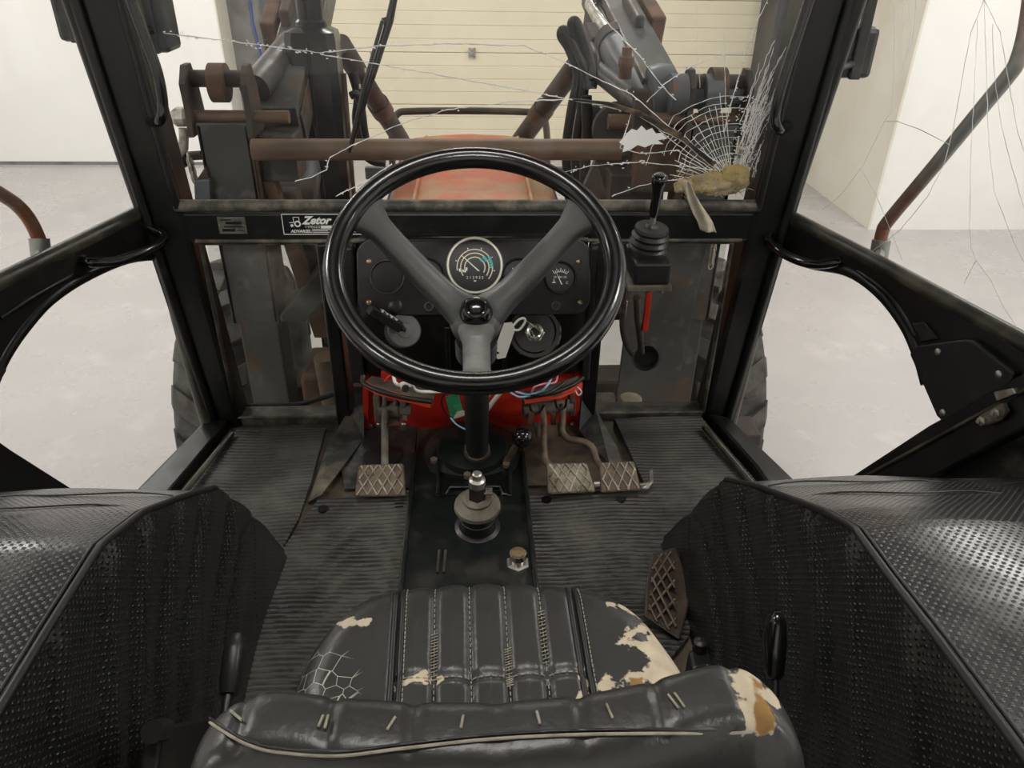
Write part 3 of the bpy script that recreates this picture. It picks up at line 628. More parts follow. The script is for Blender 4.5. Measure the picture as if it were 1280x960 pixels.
# clutch bracket casting
cbk = part(MB().box((P(468,500,y=1.57).x,1.545,P(468,523,y=1.57).z), (P(477,500,y=1.57).x,1.60,P(468,490,y=1.57).z)), 'clutch_bracket', 'cast_grey', rf, bevel=.004)
part(MB().lathe([(.020,0),(.020,.045),(.015,.05),(.015,.075)], P(474,512,y=1.56), (1,0,0), 18), 'pivot_tube', 'cast_grey', cbk, smooth=35)
part(MB().box((P(500,500,y=1.56).x,1.55,P(500,524,y=1.56).z), (P(508,500,y=1.56).x,1.60,P(500,496,y=1.56).z)), 'bracket_ear', 'cast_grey', cbk, bevel=.003)
part(MB().cyl(P(481,506,y=1.55), P(481,488,y=1.55), .006, 8), 'link', 'cast_grey', cbk, smooth=60); part(MB().cyl(P(494,506,y=1.55), P(494,488,y=1.55), .005, 8), 'link', 'cast_grey', cbk, smooth=60)
part(MB().box((P(484,525,y=1.58).x,1.57,P(484,529,y=1.58).z), (P(500,525,y=1.58).x,1.60,P(500,519,y=1.58).z)), 'foot_block', 'cast_grey', cbk, bevel=.003)
# brake bracket
bbk = part(MB().box((P(653,515,y=1.56).x,1.545,P(653,520,y=1.56).z), (P(660,515,y=1.56).x,1.60,P(653,502,y=1.56).z)), 'brake_bracket', 'rust_dark', rf, bevel=.004)
part(MB().cyl(P(655,511,y=1.555), P(716,507,y=1.555), .016, 16), 'pivot_shaft', 'cast_grey', bbk, smooth=40)
part(MB().box((P(711,515,y=1.56).x,1.545,P(711,517,y=1.56).z), (P(718,515,y=1.56).x,1.60,P(711,498,y=1.56).z)), 'bracket_ear', 'rust_dark', bbk, bevel=.003)
for a in (664, 692): part(MB().obox(P(a,523,y=1.54), .014, .010, .034), 'lug', 'rust', bbk, bevel=.002)
for a in (671, 700):
    part(MB().lathe([(.008,0),(.008,.034),(.004,.034)], P(a,528,y=1.54), (.15,-.5,-1), 12), 'return_pin', 'cast_grey', bbk, smooth=40)
# pedals
def pad(parent, corners, matn, y=1.33, lift=(0,-.010,.010), nd=5):
    pts = [P(a,b,y=y) if not isinstance(a, Vector) else a for a, b in corners]
    # lean the pad: top edge lies further forward
    o = part(MB().prism(pts, lift), 'pad', 'pedal_rust' if matn == 'pedal_rust' else 'pedal_mid', parent, bevel=.006)
    a, b, c, d = pts[0], pts[1], pts[2], pts[3]        # top-left, top-right, bottom-right, bottom-left
    off = V(lift)
    def uv(u, v): return (a.lerp(b, u)).lerp(d.lerp(c, u), v)+off
    k = 0
    rib = []
    asp = (b-a).length/(a-d).length*.62; n = nd
    for sgn in (1, -1):
        for i in range(-n, 2*n+1):
            u0 = (i+.25)/n; u1 = u0+sgn*.42
            segs = [(u0+(u1-u0)*q/20, q/20) for q in range(21)]
            segs = [s for s in segs if .04 <= s[0] <= .96 and .04 <= s[1] <= .96]
            if len(segs) > 2: part(MB().tube([uv(*s)+V((0,-.0004,.0008)) for s in (segs[0], segs[-1])], .0026, 6), 'tread_rib', 'pedal_steel', o, smooth=60)
    return o
def lean(corners, ys): return [P(a,b,y=yy) for (a,b), yy in zip(corners, ys)]
def pad2(parent, cs, ytop, ybot, matn, nd=5):
    q = lean(cs, (ytop,ytop,ybot,ybot)); return pad(parent, [(v, None) for v in q], matn, nd=nd)
cl = thing('clutch_pedal', 'worn metal clutch pedal with diamond tread pad on one thin arm', 'pedal', P(478,602,y=1.33))
pad2(cl, [(449,582),(505,580),(508,621),(444,622)], 1.40, 1.34, 'pedal_rust')
part(MB().tube(spline([P(482,512,y=1.535), P(481,530,y=1.51), P(481,560,y=1.45), P(481,584,y=1.40)], 5), .0085, 8), 'arm', 'cast_grey', cl, smooth=50)
b1 = thing('brake_pedal', 'brake pedal with brighter diamond tread pad beside the gearbox tunnel', 'pedal', P(712,600,y=1.33))
pad2(b1, [(682,580),(733,579),(744,616),(684,619)], 1.40, 1.34, 'pedal_steel')
part(MB().tube(spline([P(677,505,y=1.545), P(680,525,y=1.52), P(680,555,y=1.46), P(682,575,y=1.42), P(690,584,y=1.395)], 5), .008, 8), 'arm', 'pedal_rust', b1, smooth=50)
b2 = thing('brake_pedal', 'brake pedal with darker tread pad on a cranked arm beside the hooked rod', 'pedal', P(773,600,y=1.33))
pad2(b2, [(748,579),(792,577),(800,614),(750,617)], 1.40, 1.34, 'pedal_rust', nd=4)
part(MB().tube(spline([P(704,505,y=1.545), P(703,525,y=1.52), P(703,540,y=1.50), P(712,549,y=1.48), P(730,552,y=1.46), P(741,560,y=1.44), P(746,575,y=1.42), P(752,584,y=1.395)], 5), .008, 8), 'arm', 'pedal_rust', b2, smooth=50)
part(MB().prism([P(800,606,y=1.35), P(811,604,y=1.36), P(812,590,y=1.37), P(816,588,y=1.37), P(817,602,y=1.36), P(811,611,y=1.35), P(802,611,y=1.35)], (0,.006,0)), 'hooked_rod', 'steel', b2, bevel=.001)
part(MB().cyl(P(742,606,y=1.36), P(752,605,y=1.36), .010, 10), 'coupling_pin', 'steel', b2, smooth=40)
th = thing('throttle_pedal', 'tall rusty diamond tread foot pedal by the vinyl fender cover', 'pedal', P(835,760,z=FZ))
q = [P(815,692,z=FZ+.09), P(846,684,z=FZ+.09), P(864,745,z=FZ+.03), P(850,800,z=FZ+.012), P(806,770,z=FZ+.03), P(808,730,z=FZ+.06)]
tp = part(MB().prism([q[0],q[1],q[2],q[3],q[4],q[5]], (-.004,-.01,.01)), 'pad', 'rust_dark', th, bevel=.004)
def uvt(u, v): return (q[0].lerp(q[1], u)).lerp(q[4].lerp(q[3], u), v)+V((-.004,-.0105,.0105))
for sgn in (1, -1):
    for i in range(-5, 11):
        u0 = (i+.5)/3; u1 = u0+sgn*1.6
        s_ = [(u0+(u1-u0)*k/24, k/24) for k in range(25)]; s_ = [s for s in s_ if .05 <= s[0] <= .95 and .04 <= s[1] <= .96]
        if len(s_) > 2: part(MB().tube([uvt(*s_[0]), uvt(*s_[-1])], .0024, 6), 'tread_rib', 'pedal_rust', tp, smooth=60)

# ---------------------------------------------------------------- steering column and wheel
AX = V((0,-.506,.8625)).normalized(); WV = V((0,.8625,.506)).normalized(); WU = V((1,0,0))
WC = CO+ray(594.5,326)*1.168; RO = .2135
ctop = WC-AX*.20; ang = (FZ+.03-ctop.z)/AX.z; cbot = ctop+AX*ang
sc = thing('steering_column', 'dirty black steering column tube rising from the gearbox', 'steering column', cbot)
part(MB().cyl(cbot, ctop-AX*.02, .0255, 22), 'tube', 'plastic_black', sc, smooth=40)
part(MB().lathe([(.044,0),(.044,.012),(.032,.02),(.030,.05)], cbot, AX, 24), 'collar', 'dirt_metal', sc, smooth=35)
part(MB().lathe([(.034,-.275),(.038,-.268),(.033,-.26),(.038,-.252),(.033,-.244),(.038,-.236),(.033,-.228),(.036,-.22)], WC, AX, 28), 'rubber_gaiter', 'plastic_black', sc, smooth=50)
sw = thing('steering_wheel', 'large black three spoke steering wheel with grey spokes', 'steering wheel', WC)
ringp = [WC+WU*(RO*math.cos(a))+WV*(RO*math.sin(a)) for a in [2*PI*i/96 for i in range(96)]]
rim = MB()
vs = []; seg = 18
for i in range(96):
    a = 2*PI*i/96; rd = WU*math.cos(a)+WV*math.sin(a); c = WC+rd*RO
    for k in range(seg):
        b = 2*PI*k/seg; rr = .0165
        if k in (0,): rr = .0150
        vs.append(c+rd*(rr*math.cos(b))+AX*(rr*1.08*math.sin(b)))
rim.add(vs, [(i*seg+k, i*seg+(k+1) % seg, ((i+1) % 96)*seg+(k+1) % seg, ((i+1) % 96)*seg+k) for i in range(96) for k in range(seg)])
part(rim, 'rim', 'rim_black', sw, smooth=80)
HC = WC-AX*.062
def spoke(ang, w0, w1, mat_):
    rd = WU*math.cos(ang)+WV*math.sin(ang); sd = -WU*math.sin(ang)+WV*math.cos(ang)
    pts = []; ws = []; ts = []
    for i in range(15):
        t = i/14; r = .012+(RO-.006-.012)*t
        h = -.158+.152*(t**1.35)
        pts.append(WC+rd*r+AX*h); fl = max(0, (t-.82)/.18)**2
        ws.append(w0+(w1-w0)*t+.026*fl+.012*max(0, (.25-t)/.25)); ts.append(.017-.005*t)
    return part(MB().sweep(pts, ws, ts, sd), 'spoke', mat_, sw, smooth=70)
spoke(math.radians(31), .026, .022, 'spoke_grey'); spoke(math.radians(149), .026, .022, 'spoke_grey'); spoke(math.radians(-90), .024, .0195, 'hub_worn')
part(MB().lathe([(.026,-.23),(.028,-.215),(.034,-.195),(.044,-.175),(.046,-.160),(.040,-.145),(.030,-.139)], WC, AX, 30), 'hub', 'spoke_grey', sw, smooth=60)
part(MB().lathe([(.0285,-.143),(.0285,-.137),(.0265,-.129),(.022,-.122),(.015,-.1175),(.007,-.1155),(.001,-.115)], WC, AX, 30), 'horn_cap', 'gloss_black', sw, smooth=80)

# ---------------------------------------------------------------- dashboard
DN = V((0,-math.cos(math.radians(24)),math.sin(math.radians(24)))); DC = P(592,345,y=1.615); DU = V((1,0,0)); DV = DU.cross(DN)*-1
if DV.z < 0: DV = -DV
def I(px, py, off=0): return P(px, py, pl=(DC+DN*off, DN))
db = thing('dashboard', 'black tractor dashboard with instrument panel behind the steering wheel', 'dashboard', (0,1.5,1.15))
# console shell: side profile swept across, rounded corners
L0, R0 = I(441,330).x, I(738,330).x
def prof_at(u):
    top = I(590,298); bot = I(590,392); 
    return top, bot
top, bot = prof_at(0)
side = [(YF-.02, top.z+.002), (top.y+.01, top.z+.006), (top.y, top.z), (bot.y, bot.z), (bot.y+.004, bot.z-.012), (bot.y+.012, bot.z-.06), (bot.y+.02, bot.z-.11), (bot.y+.03, bot.z-.17), (bot.y+.05, bot.z-.19), (YF-.02, bot.z-.19)]
shell = MB(); nx = 40; vs = []
for i in range(nx+1):
    u = i/nx; x = L0+(R0-L0)*u; e = max(0, abs(u-.5)*2-.86)/.14
    for (y, z) in side:
        y2 = y+.03*e**2; z2 = z-(.02*e**2 if z > bot.z else 0)
        if z < bot.z-.02: y2 = y+ .02*e**2 - .018*math.exp(-((u-.5)/.09)**2)
        vs.append((x, min(y2, YF-.02), z2))
m = len(side)
shell.add(vs, [(i*m+j, (i+1)*m+j, (i+1)*m+j+1, i*m+j+1) for i in range(nx) for j in range(m-1)]+[tuple(range(m)), tuple(range(nx*m, nx*m+m))])
part(shell, 'console', 'console_black', db, smooth=50)
# instrument plate
def rrect(px0, py0, px1, py1, r, off, n=6):
    a = I(px0,py1,off); b = I(px1,py0,off); c = [(a.x+r,a.z,0)]
    w = b.x-a.x; h = (b-a).dot(DV); pts = []
    for cx_, cy_, a0 in ((w-r, h-r, 0), (r, h-r, PI/2), (r, r, PI), (w-r, r, 1.5*PI)):
        for i in range(n+1):
            q = a0+PI/2*i/n; pts.append(a+DU*(cx_+r*math.cos(q))+DV*(cy_+r*math.sin(q)))
    return pts
ip = part(MB().prism(rrect(450,301,736,392,.032,.004), DN*.005), 'instrument_panel', 'console_black', db, bevel=.001)
part(MB().tube(rrect(449,300,737,393,.034,.006), .0028, 6, closed=True), 'panel_edge', 'plastic_black', db, smooth=60)
for a, b in ((461,327),(461,378),(723,327),(725,378)):
    p = I(a,b,.009); s_ = part(MB().lathe([(.0062,0),(.0062,.002),(.004,.004),(.001,.0042)], p, DN, 14), 'panel_screw', 'brass', db, smooth=50)
    part(MB().obox(p+DN*.0045, .009, .0012, .0008, (1,0,.4), DN.cross(V((1,0,.4)))), 'slot', 'dial_black', s_)
def gauge(px, py, r, bez, name, bw=.006, glass=True):
    p = I(px,py,.009)
    g = part(MB().lathe([(r-bw,.001),(r,.001),(r,.008),(r-bw*.3,.012),(r-bw*.8,.012),(r-bw,.008)], p, DN, 40, capends=False), name, bez, db, smooth=50)
    part(MB().lathe([(r-bw,.002),(.001,.002)], p, DN, 40, capends=False), 'dial', 'dial_black', g)
    return g, p
def band(mb, p, r0, r1, a0, a1, h=.003, n=24):
    vs = []
    for i in range(n+1):
        a = math.radians(a0+(a1-a0)*i/n); d = DU*math.cos(a)+DV*math.sin(a); vs += [p+d*r0+DN*h, p+d*r1+DN*h]
    mb.add(vs, [(2*i, 2*i+1, 2*i+3, 2*i+2) for i in range(n)]); return mb
g, p = gauge(593.5,332,.0635,'bezel_cream','tachometer', .0065)
pc = p-DV*.004
w_ = MB(); t_ = MB()
for r, a0, a1 in ((.0385,190,-40), (.0305,215,-35), (.0215,205,-30)): band(w_, pc, r, r+.0024, a0, a1)
part(w_, 'scale', 'cream_print', g)
for r, a0, a1 in ((.0385,38,2), (.0305,50,28), (.0215,58,35)): band(t_, pc, r-.002, r+.0026, a0, a1, .0034, 8)
for k in range(4): band(t_, pc, .027, .031, 52-k*7, 48-k*7, .0034, 2)
for k in range(4): band(t_, pc, .034, .0385, 30-k*9, 24-k*9, .0034, 2)
part(t_, 'green_range', 'teal_print', g)
tk = MB()
for a in (160,110,70,30,-10): band(tk, pc, .042, .046, a+1.2, a-1.2, .003, 1)
for a, r in ((190,.036),(196,.029),(202,.0255),(196,.021),(186,.020)): band(tk, pc, r-.0035, r, a+6, a-6, .0034, 2)
text(tk, '2 1 2 9 3 5', .0088, pc-DV*.0255+DN*.003, DU, DV, align='CENTER')
tk.obox(pc-DV*.030+DN*.003, .005, .003, .0006, DU, DV)
tag(part(tk, 'lettering', 'white_print', g), kind='stuff')
na = math.radians(138); nd_ = DU*math.cos(na)+DV*math.sin(na)
part(MB().prism([pc-nd_*.012+DU*.0022+DN*.006, pc+nd_*.040+DU*.001+DN*.006, pc+nd_*.040-DU*.001+DN*.006, pc-nd_*.012-DU*.0022+DN*.006], DN*.001), 'needle', 'white_print', g)
# temperature gauge
g, p = gauge(700,347,.037,'gloss_black','temperature_gauge', .005)
tk = MB()
for k in range(9): band(tk, p-DV*.010, .023, .028 if k % 2 else .031, 125-k*9, 122-k*9, .003, 1)
band(tk, p-DV*.010, .0225, .0235, 125, 52, .003, 8)
text(tk, '70 100 120', .0065, p+DN*.002-DV*.001, DU, DV, align='CENTER')
text(tk, 'C', .008, p+DN*.002+DU*.013-DV*.014, DU, DV); tk.obox(p-DU*.014-DV*.011+DN*.003, .008, .0016, .0005, DU, DV); tk.obox(p-DU*.014-DV*.007+DN*.003, .0016, .008, .0005, DU, DV)
tag(part(tk, 'lettering', 'white_print', g), kind='stuff')
nd_ = (DU*-.42+DV*.9).normalized(); q0 = p-DV*.012+DU*.002
part(MB().prism([q0-nd_*.004+DU*.0015+DN*.005, q0+nd_*.030+DN*.005, q0-nd_*.004-DU*.0015+DN*.005], DN*.001), 'needle', 'white_print', g)
g, p = gauge(648,343,.037,'gloss_black','fuel_gauge', .005); tk = MB(); [band(tk, p-DV*.01, .023, .028, 120-k*15, 117-k*15, .003, 1) for k in range(5)]; tag(part(tk, 'lettering', 'white_print', g), kind='stuff')
g, p = gauge(534,343,.037,'gloss_black','pressure_gauge', .005); tk = MB(); [band(tk, p-DV*.01, .023, .028, 120-k*15, 117-k*15, .003, 1) for k in range(5)]; tag(part(tk, 'lettering', 'white_print', g), kind='stuff')
p = I(484,346,.009)
bl = part(MB().lathe([(.038,0),(.038,.004),(.035,.006),(.033,.004),(.033,.0025),(.001,.0025)], p, DN, 40), 'blank_cover', 'console_black', db, smooth=40)
part(MB().tube([p+(DU*math.cos(a)+DV*math.sin(a))*.0365+DN*.005 for a in [2*PI*i/40 for i in range(40)]], .0014, 6, closed=True), 'dusty_ring', 'seal_dirty', bl, smooth=60)
p = I(494,383,.009); part(MB().lathe([(.016,0),(.016,.004),(.012,.007),(.002,.0075)], p, DN, 24), 'rubber_plug', 'plastic_black', db, smooth=50)
for a, b in ((536,383),(695,382)):
    p = I(a,b,.009); s_ = part(MB().lathe([(.0105,0),(.0105,.004),(.007,.005),(.007,.002)], p, DN, 20), 'switch_hole', 'seal_dirty', db, smooth=40)
    part(MB().lathe([(.007,.002),(.001,.0022)], p, DN, 16, capends=False), 'hole', 'dial_black', s_)
# lower face discs
LN = V((0,-.90,.43)).normalized(); LC = V((0, bot.y+.012, bot.z-.045))
def Lw(px, py, off=0): return P(px, py, pl=(LC+LN*off, LN))
p = Lw(505,413,.03)
sd_ = part(MB().lathe([(.039,-.03),(.039,.004),(.036,.007),(.018,.008),(.017,.010),(.004,.011)], p, (LN+V((.35,0,.1))).normalized(), 34), 'switch_disc', 'spoke_grey', db, smooth=35)
n3 = (LN+V((.35,0,.1))).normalized()
sa = p+n3*.01; sb = P(466,388,pl=(LC+LN*.085, LN))
st = part(MB().obox(sa.lerp(sb,.62), (sb-sa).length*.95, .022, .026, (sb-sa), V((0,0,1)).cross(sb-sa).cross(sb-sa)), 'stalk', 'plastic_black', db, bevel=.003)
part(MB().cyl(sa-n3*.002, sa.lerp(sb,.3), .006, 10), 'stalk_neck', 'plastic_black', st, smooth=60)
ax_ = (sb-sa).normalized(); up_ = (V((0,0,1))-ax_*ax_.z).normalized(); nr = ax_.cross(up_); 
if nr.y > 0: nr = -nr
ic = MB()
for k, sh in enumerate((0,1,2,3)): ic.obox(sa.lerp(sb,.42+.14*k)+nr*.0115+up_*.013, .005, .004+.002*(k % 2), .001, ax_, up_) ; 
for k in range(4): ic.obox(sa.lerp(sb,.42+.14*k)+up_*.0116, .006-.001*k, .006, .001, ax_, nr)
part(ic, 'stalk_symbols', 'white_print', st)
p = Lw(668,415,.022)
ig = part(MB().lathe([(.062,-.03),(.062,.004),(.058,.008),(.05,.008),(.046,.004),(.030,.004)], p, LN, 40), 'ignition_surround', 'gloss_black', db, smooth=40)
part(MB().lathe([(.0235,.003),(.0235,.012),(.020,.015),(.018,.015)], p, LN, 6), 'hex_nut', 'chrome', ig)
part(MB().lathe([(.019,.012),(.019,.020),(.015,.022),(.012,.020),(.010,.016),(.001,.016)], p, LN, 24), 'key_barrel', 'chrome', ig, smooth=40)
part(MB().lathe([(.0105,.0165),(.001,.017)], p, LN, 16), 'keyhole', 'dial_black', ig)
IGP = p
# column shroud ribs and side cheeks
for s in (-1, 1):
    x = .004+s*.066
    part(MB().box((x-.007,bot.y-.008,bot.z-.165), (x+.007,bot.y+.06,bot.z-.03)), 'shroud_edge', 'gloss_black', db, bevel=.003)
xa = I(430,330).x
part(MB().box((xa-.012,bot.y+.03,bot.z-.2), (L0+.004,YF-.05,top.z-.006)), 'side_cheek', 'plastic_black', db, bevel=.006)
part(MB().box((R0-.004,bot.y+.03,bot.z-.2), (R0+.016,YF-.05,top.z-.006)), 'side_cheek', 'plastic_black', db, bevel=.006)
part(MB().tube(spline([P(432,312,y=1.645), P(440,303,y=1.655), P(460,300,y=1.655), P(600,298,y=1.655), P(735,300,y=1.655)], 5), .006, 8), 'torn_edge', 'seal_dirty', db, smooth=60)
# key tag hanging at the ignition
kt = thing('key_tag', 'white paper key tag on a wire loop at the ignition lock', 'tag', P(632,425,y=IGP.y-.03))
KY = IGP.y-.035
part(MB().prism([P(a,b,y=KY) for a,b in ((630,404),(640,403),(644,412),(632,447),(622,449),(618,443),(618,437))], (0,.0015,0)), 'card', 'tag_white', kt)
part(MB().lathe([(.003,0),(.003,.001)], P(622,441,y=KY-.0005), (0,-1,0), 12), 'punch_hole', 'dial_black', kt)
part(MB().tube(spline([P(640,409,y=KY), P(648,400,y=KY), P(655,398,y=KY), P(656,403,y=KY), P(649,412,y=KY), P(641,412,y=KY)], 5), .0028, 8), 'strap', 'tag_white', kt, smooth=60)
part(MB().tube(spline([P(655,399,y=KY), P(665,406,y=KY+.01), IGP+LN*.022+V((.012,0,0)), IGP+LN*.022+V((0,0,-.012)), IGP+LN*.022+V((-.008,0,.004))], 6), .0011, 6), 'key_ring', 'chrome', kt, smooth=60)

# ---------------------------------------------------------------- loose wiring and cards
def wire(label, pts, r, matn, n=6):
    pts = [CO+(p-CO)*.955 for p in pts]
    return tag(MB().tube(spline(pts, n), r, 6).build('wire', matn, smooth=70), label, 'wire', 'loose wires under the dashboard')
Y0 = 1.50
wire('thick white wire with loop over the clutch bracket', [P(492,466,y=1.53), P(494,478,y=Y0), P(502,482,y=Y0), P(512,478,y=1.49), P(520,488,y=Y0), P(535,490,y=1.5), P(552,489,y=1.52)], .004, 'wire_white')
wire('thin red wire beside the clutch bracket', [P(480,478,y=1.53), P(484,472,y=1.55), P(490,468,y=1.56)], .002, 'wire_red')
wire('light blue wire looping over the brake bracket', [P(645,490,y=1.52), P(660,493,y=1.50), P(674,490,y=1.49), P(684,482,y=1.49), P(690,470,y=1.53), P(690,460,y=1.56)], .0025, 'wire_blue')
wire('second light blue wire lying flat by the red lip', [P(636,489,y=1.52), P(648,496,y=1.50), P(660,495,y=1.5), P(680,488,y=1.52)], .0022, 'wire_blue')
wire('pink wire arching over the brake bracket', [P(664,494,y=1.52), P(668,484,y=1.51), P(680,480,y=1.51), P(694,478,y=1.52), P(697,468,y=1.55)], .0025, 'wire_pink')
wire('black wire arching over the brake bracket', [P(655,490,y=1.51), P(672,494,y=1.49), P(690,489,y=1.50), P(706,478,y=1.53)], .0035, 'wire_black')
wire('white looped wire end at the red lip', [P(722,484,y=1.5), P(727,490,y=1.5), P(723,494,y=1.5), P(719,488,y=1.51)], .0018, 'wire_white')
wire('yellow wire strand behind the steering column', [P(608,480,y=1.55), P(613,490,y=1.54), P(608,500,y=1.55), P(605,510,y=1.56)], .003, 'wire_yellow')
wire('pale cable bundle running down behind the steering column', [P(628,488,y=1.54), P(618,500,y=1.55), P(606,516,y=1.57)], .006, 'wire_white')
wire('white and blue wire end below the green card', [P(563,522,y=1.56), P(570,530,y=1.55), P(580,536,y=1.55), P(588,538,y=1.56)], .002, 'wire_blue')
wire('black wire loop beside the green card', [P(560,488,y=1.55), P(552,500,y=1.55), P(556,514,y=1.56), P(566,524,y=1.56)], .002, 'wire_black')
wire('black round cable clip under the brake bracket', [P(662,506,y=1.50), P(665,514,y=1.5), P(674,515,y=1.5), P(680,506,y=1.5)], .003, 'wire_black')
wire('black wire clip under the red lip', [P(694,500,y=1.5), P(697,510,y=1.5), P(706,509,y=1.5), P(708,499,y=1.5)], .003, 'wire_black')
gc = tag(MB().prism([P(557,496,y=1.50), P(573,492,y=1.50), P(580,520,y=1.495), P(564,526,y=1.495)], (0,.002,0)).build('green_card', 'green_card'), 'small green card hanging in front of the red bulkhead', 'card')
part(MB().prism([P(571,515,y=1.492), P(580,513,y=1.492), P(581,519,y=1.492), P(566,524,y=1.492)], (0,.001,0)), 'pale_corner', 'paper', gc)
# connector block
cnb = tag(MB().obox(P(507,481,y=1.425), .022, .016, .016, (1,.3,.3), (0,1,-.3)).build('connector', 'wire_white', bevel=.002), 'white plastic connector on the loose white wire', 'connector')
part(MB().lathe([(.008,0),(.008,.008),(.005,.008)], P(507,485,y=1.415), (0,-1,.3), 14), 'ring_terminal', 'plastic_black', cnb, smooth=40)

# ---------------------------------------------------------------- plates on the cross bar
YP = YF-.026
pl = thing('warning_plate', 'black enamel warning plate with white border and script lettering', 'plate', P(405,281,y=YP))
a, b = P(355,293,y=YP), P(454,267,y=YP)
part(MB().box((a.x,YP-.0015,a.z), (b.x,YP,b.z)), 'plate', 'plate_black', pl)
bd = MB(); e = .0016
bd.box((a.x,YP-.0022,a.z),(b.x,YP-.001,a.z+e)).box((a.x,YP-.0022,b.z-e),(b.x,YP-.001,b.z)).box((a.x,YP-.0022,a.z),(a.x+e,YP-.001,b.z)).box((b.x-e,YP-.0022,a.z),(b.x,YP-.001,b.z))
part(bd, 'border', 'white_print', pl)
tx = MB(); U, Z = V((1,0,0)), V((0,0,1)); wdt = b.x-a.x; hgt = b.z-a.z; ow = V((a.x,YP-.0012,a.z))
text(tx, 'Zetor', hgt*.52, ow+U*wdt*.245+Z*hgt*.52, U, Z, shear=.45, bold=.001)
tx.box((ow.x+wdt*.27,YP-.002,ow.z+hgt*.49),(ow.x+wdt*.33,YP-.0015,ow.z+hgt*.53))
text(tx, 'TYPEGODKJ.', hgt*.17, ow+U*wdt*.27+Z*hgt*.32, U, Z)
text(tx, 'ADVARSEL:', hgt*.2, ow+U*wdt*.09+Z*hgt*.10, U, Z, shear=.2, bold=.0003)
for k in range(3): tx.box((ow.x+wdt*(.36+.0*k),YP-.002,ow.z+hgt*(.09+.075*k)),(ow.x+wdt*(.60-.05*(k % 2)),YP-.0015,ow.z+hgt*(.12+.075*k)))
tx.box((ow.x+wdt*.47,YP-.002,ow.z+hgt*.30),(ow.x+wdt*.62,YP-.0015,ow.z+hgt*.44)); tx.box((ow.x+wdt*.85,YP-.002,ow.z+hgt*.30),(ow.x+wdt*.94,YP-.0015,ow.z+hgt*.44)); tx.box((ow.x+wdt*.80,YP-.002,ow.z+hgt*.12),(ow.x+wdt*.95,YP-.0015,ow.z+hgt*.16))
# tractor outline emblem
ec = ow+U*wdt*.185+Z*hgt*.52
r1, r2 = hgt*.155, hgt*.085
vs = []
for i in range(25):
    q = 2*PI*i/24; d = U*math.cos(q)+Z*math.sin(q); vs += [ec+d*r1+V((0,-.0006,0)), ec+d*r2+V((0,-.0006,0))]
tx.add(vs, [(2*i,2*i+1,2*i+3,2*i+2) for i in range(24)])
tx.lathe([(hgt*.07,0),(hgt*.07,.0006)], ow+U*wdt*.115+Z*hgt*.44, (0,-1,0), 14)
def stroke(x0,z0,x1,z1,w=.0013):
    tx.box((ow.x+wdt*min(x0,x1)-w/2,YP-.002,ow.z+hgt*min(z0,z1)-w/2),(ow.x+wdt*max(x0,x1)+w/2,YP-.0014,ow.z+hgt*max(z0,z1)+w/2))
stroke(.09,.58,.14,.58); stroke(.14,.58,.14,.84); stroke(.14,.84,.21,.84); stroke(.21,.66,.21,.84)
tag(part(tx, 'lettering', 'white_print', pl), kind='stuff')
pn = thing('data_plate', 'small grey metal type plate riveted to the cross bar', 'plate', P(289,282,y=YP))
a, b = P(275,292,y=YP), P(306,271,y=YP)
part(MB().box((a.x,YP-.0015,a.z), (b.x,YP,b.z)), 'plate', 'plate_alu', pn)
e = (b.x-a.x); h = b.z-a.z; fm_ = MB()
for x0,x1,z0,z1 in ((.1,.5,.80,.86),(.28,.85,.58,.72),(.2,.9,.40,.46),(.12,.58,.14,.30),(.62,.9,.16,.20)): fm_.box((a.x+e*x0,YP-.0022,a.z+h*z0),(a.x+e*x1,YP-.001,a.z+h*z1))
part(fm_, 'stamped_fields', 'plate_black', pn)
for u in (.06,.92): part(MB().lathe([(.003,0),(.002,.002)], V((a.x+e*u,YP-.001,a.z+h*.5)), (0,-1,0), 10), 'rivet', 'brass', pn)
# ---------------------------------------------------------------- seat
ZS = 1.42
def seg_d(p, a, b):
    ab = (b[0]-a[0], b[1]-a[1]); t = ((p[0]-a[0])*ab[0]+(p[1]-a[1])*ab[1])/max(1e-9, ab[0]**2+ab[1]**2); t = max(0, min(1, t))
    return math.hypot(p[0]-a[0]-ab[0]*t, p[1]-a[1]-ab[1]*t)
def inside(p, poly):
    c = False; j = len(poly)-1
    for i in range(len(poly)):
        if (poly[i][1] > p[1]) != (poly[j][1] > p[1]) and p[0] < (poly[j][0]-poly[i][0])*(p[1]-poly[i][1])/(poly[j][1]-poly[i][1])+poly[i][0]: c = not c
        j = i
    return c
def sdist(p, poly):
    d = min(seg_d(p, poly[i-1], poly[i]) for i in range(len(poly))); return d if inside(p, poly) else -d
def Sx(a, b): return tuple(P(a,b,z=ZS)[:2])
opx = [(372,900),(360,868),(366,835),(385,798),(415,762),(452,735),(500,721),(560,715),(612,713),(670,714),(724,719),(768,732),(806,757),(838,795),(862,830),(876,862),(868,900)]
oxy = [Sx(*p) for p in opx]
oxy = [(v.x, v.y) for v in spline([V((a,b,0)) for a,b in oxy], 4)]
yb = oxy[0][1]; rear = [(oxy[-1][0]-.005, yb-.10), (oxy[-1][0]-.04, yb-.14), (oxy[0][0]+.04, yb-.14), (oxy[0][0]+.005, yb-.10)]
outline = oxy+rear
seams = [(Sx(501,722), Sx(490,900)), (Sx(544,716), Sx(541,900)), (Sx(586,713), Sx(590,900)), (Sx(629,713), Sx(641,900)), (Sx(671,714), Sx(692,900)), (Sx(712,719), Sx(744,900))]
cross = (Sx(497,842), Sx(733,834))
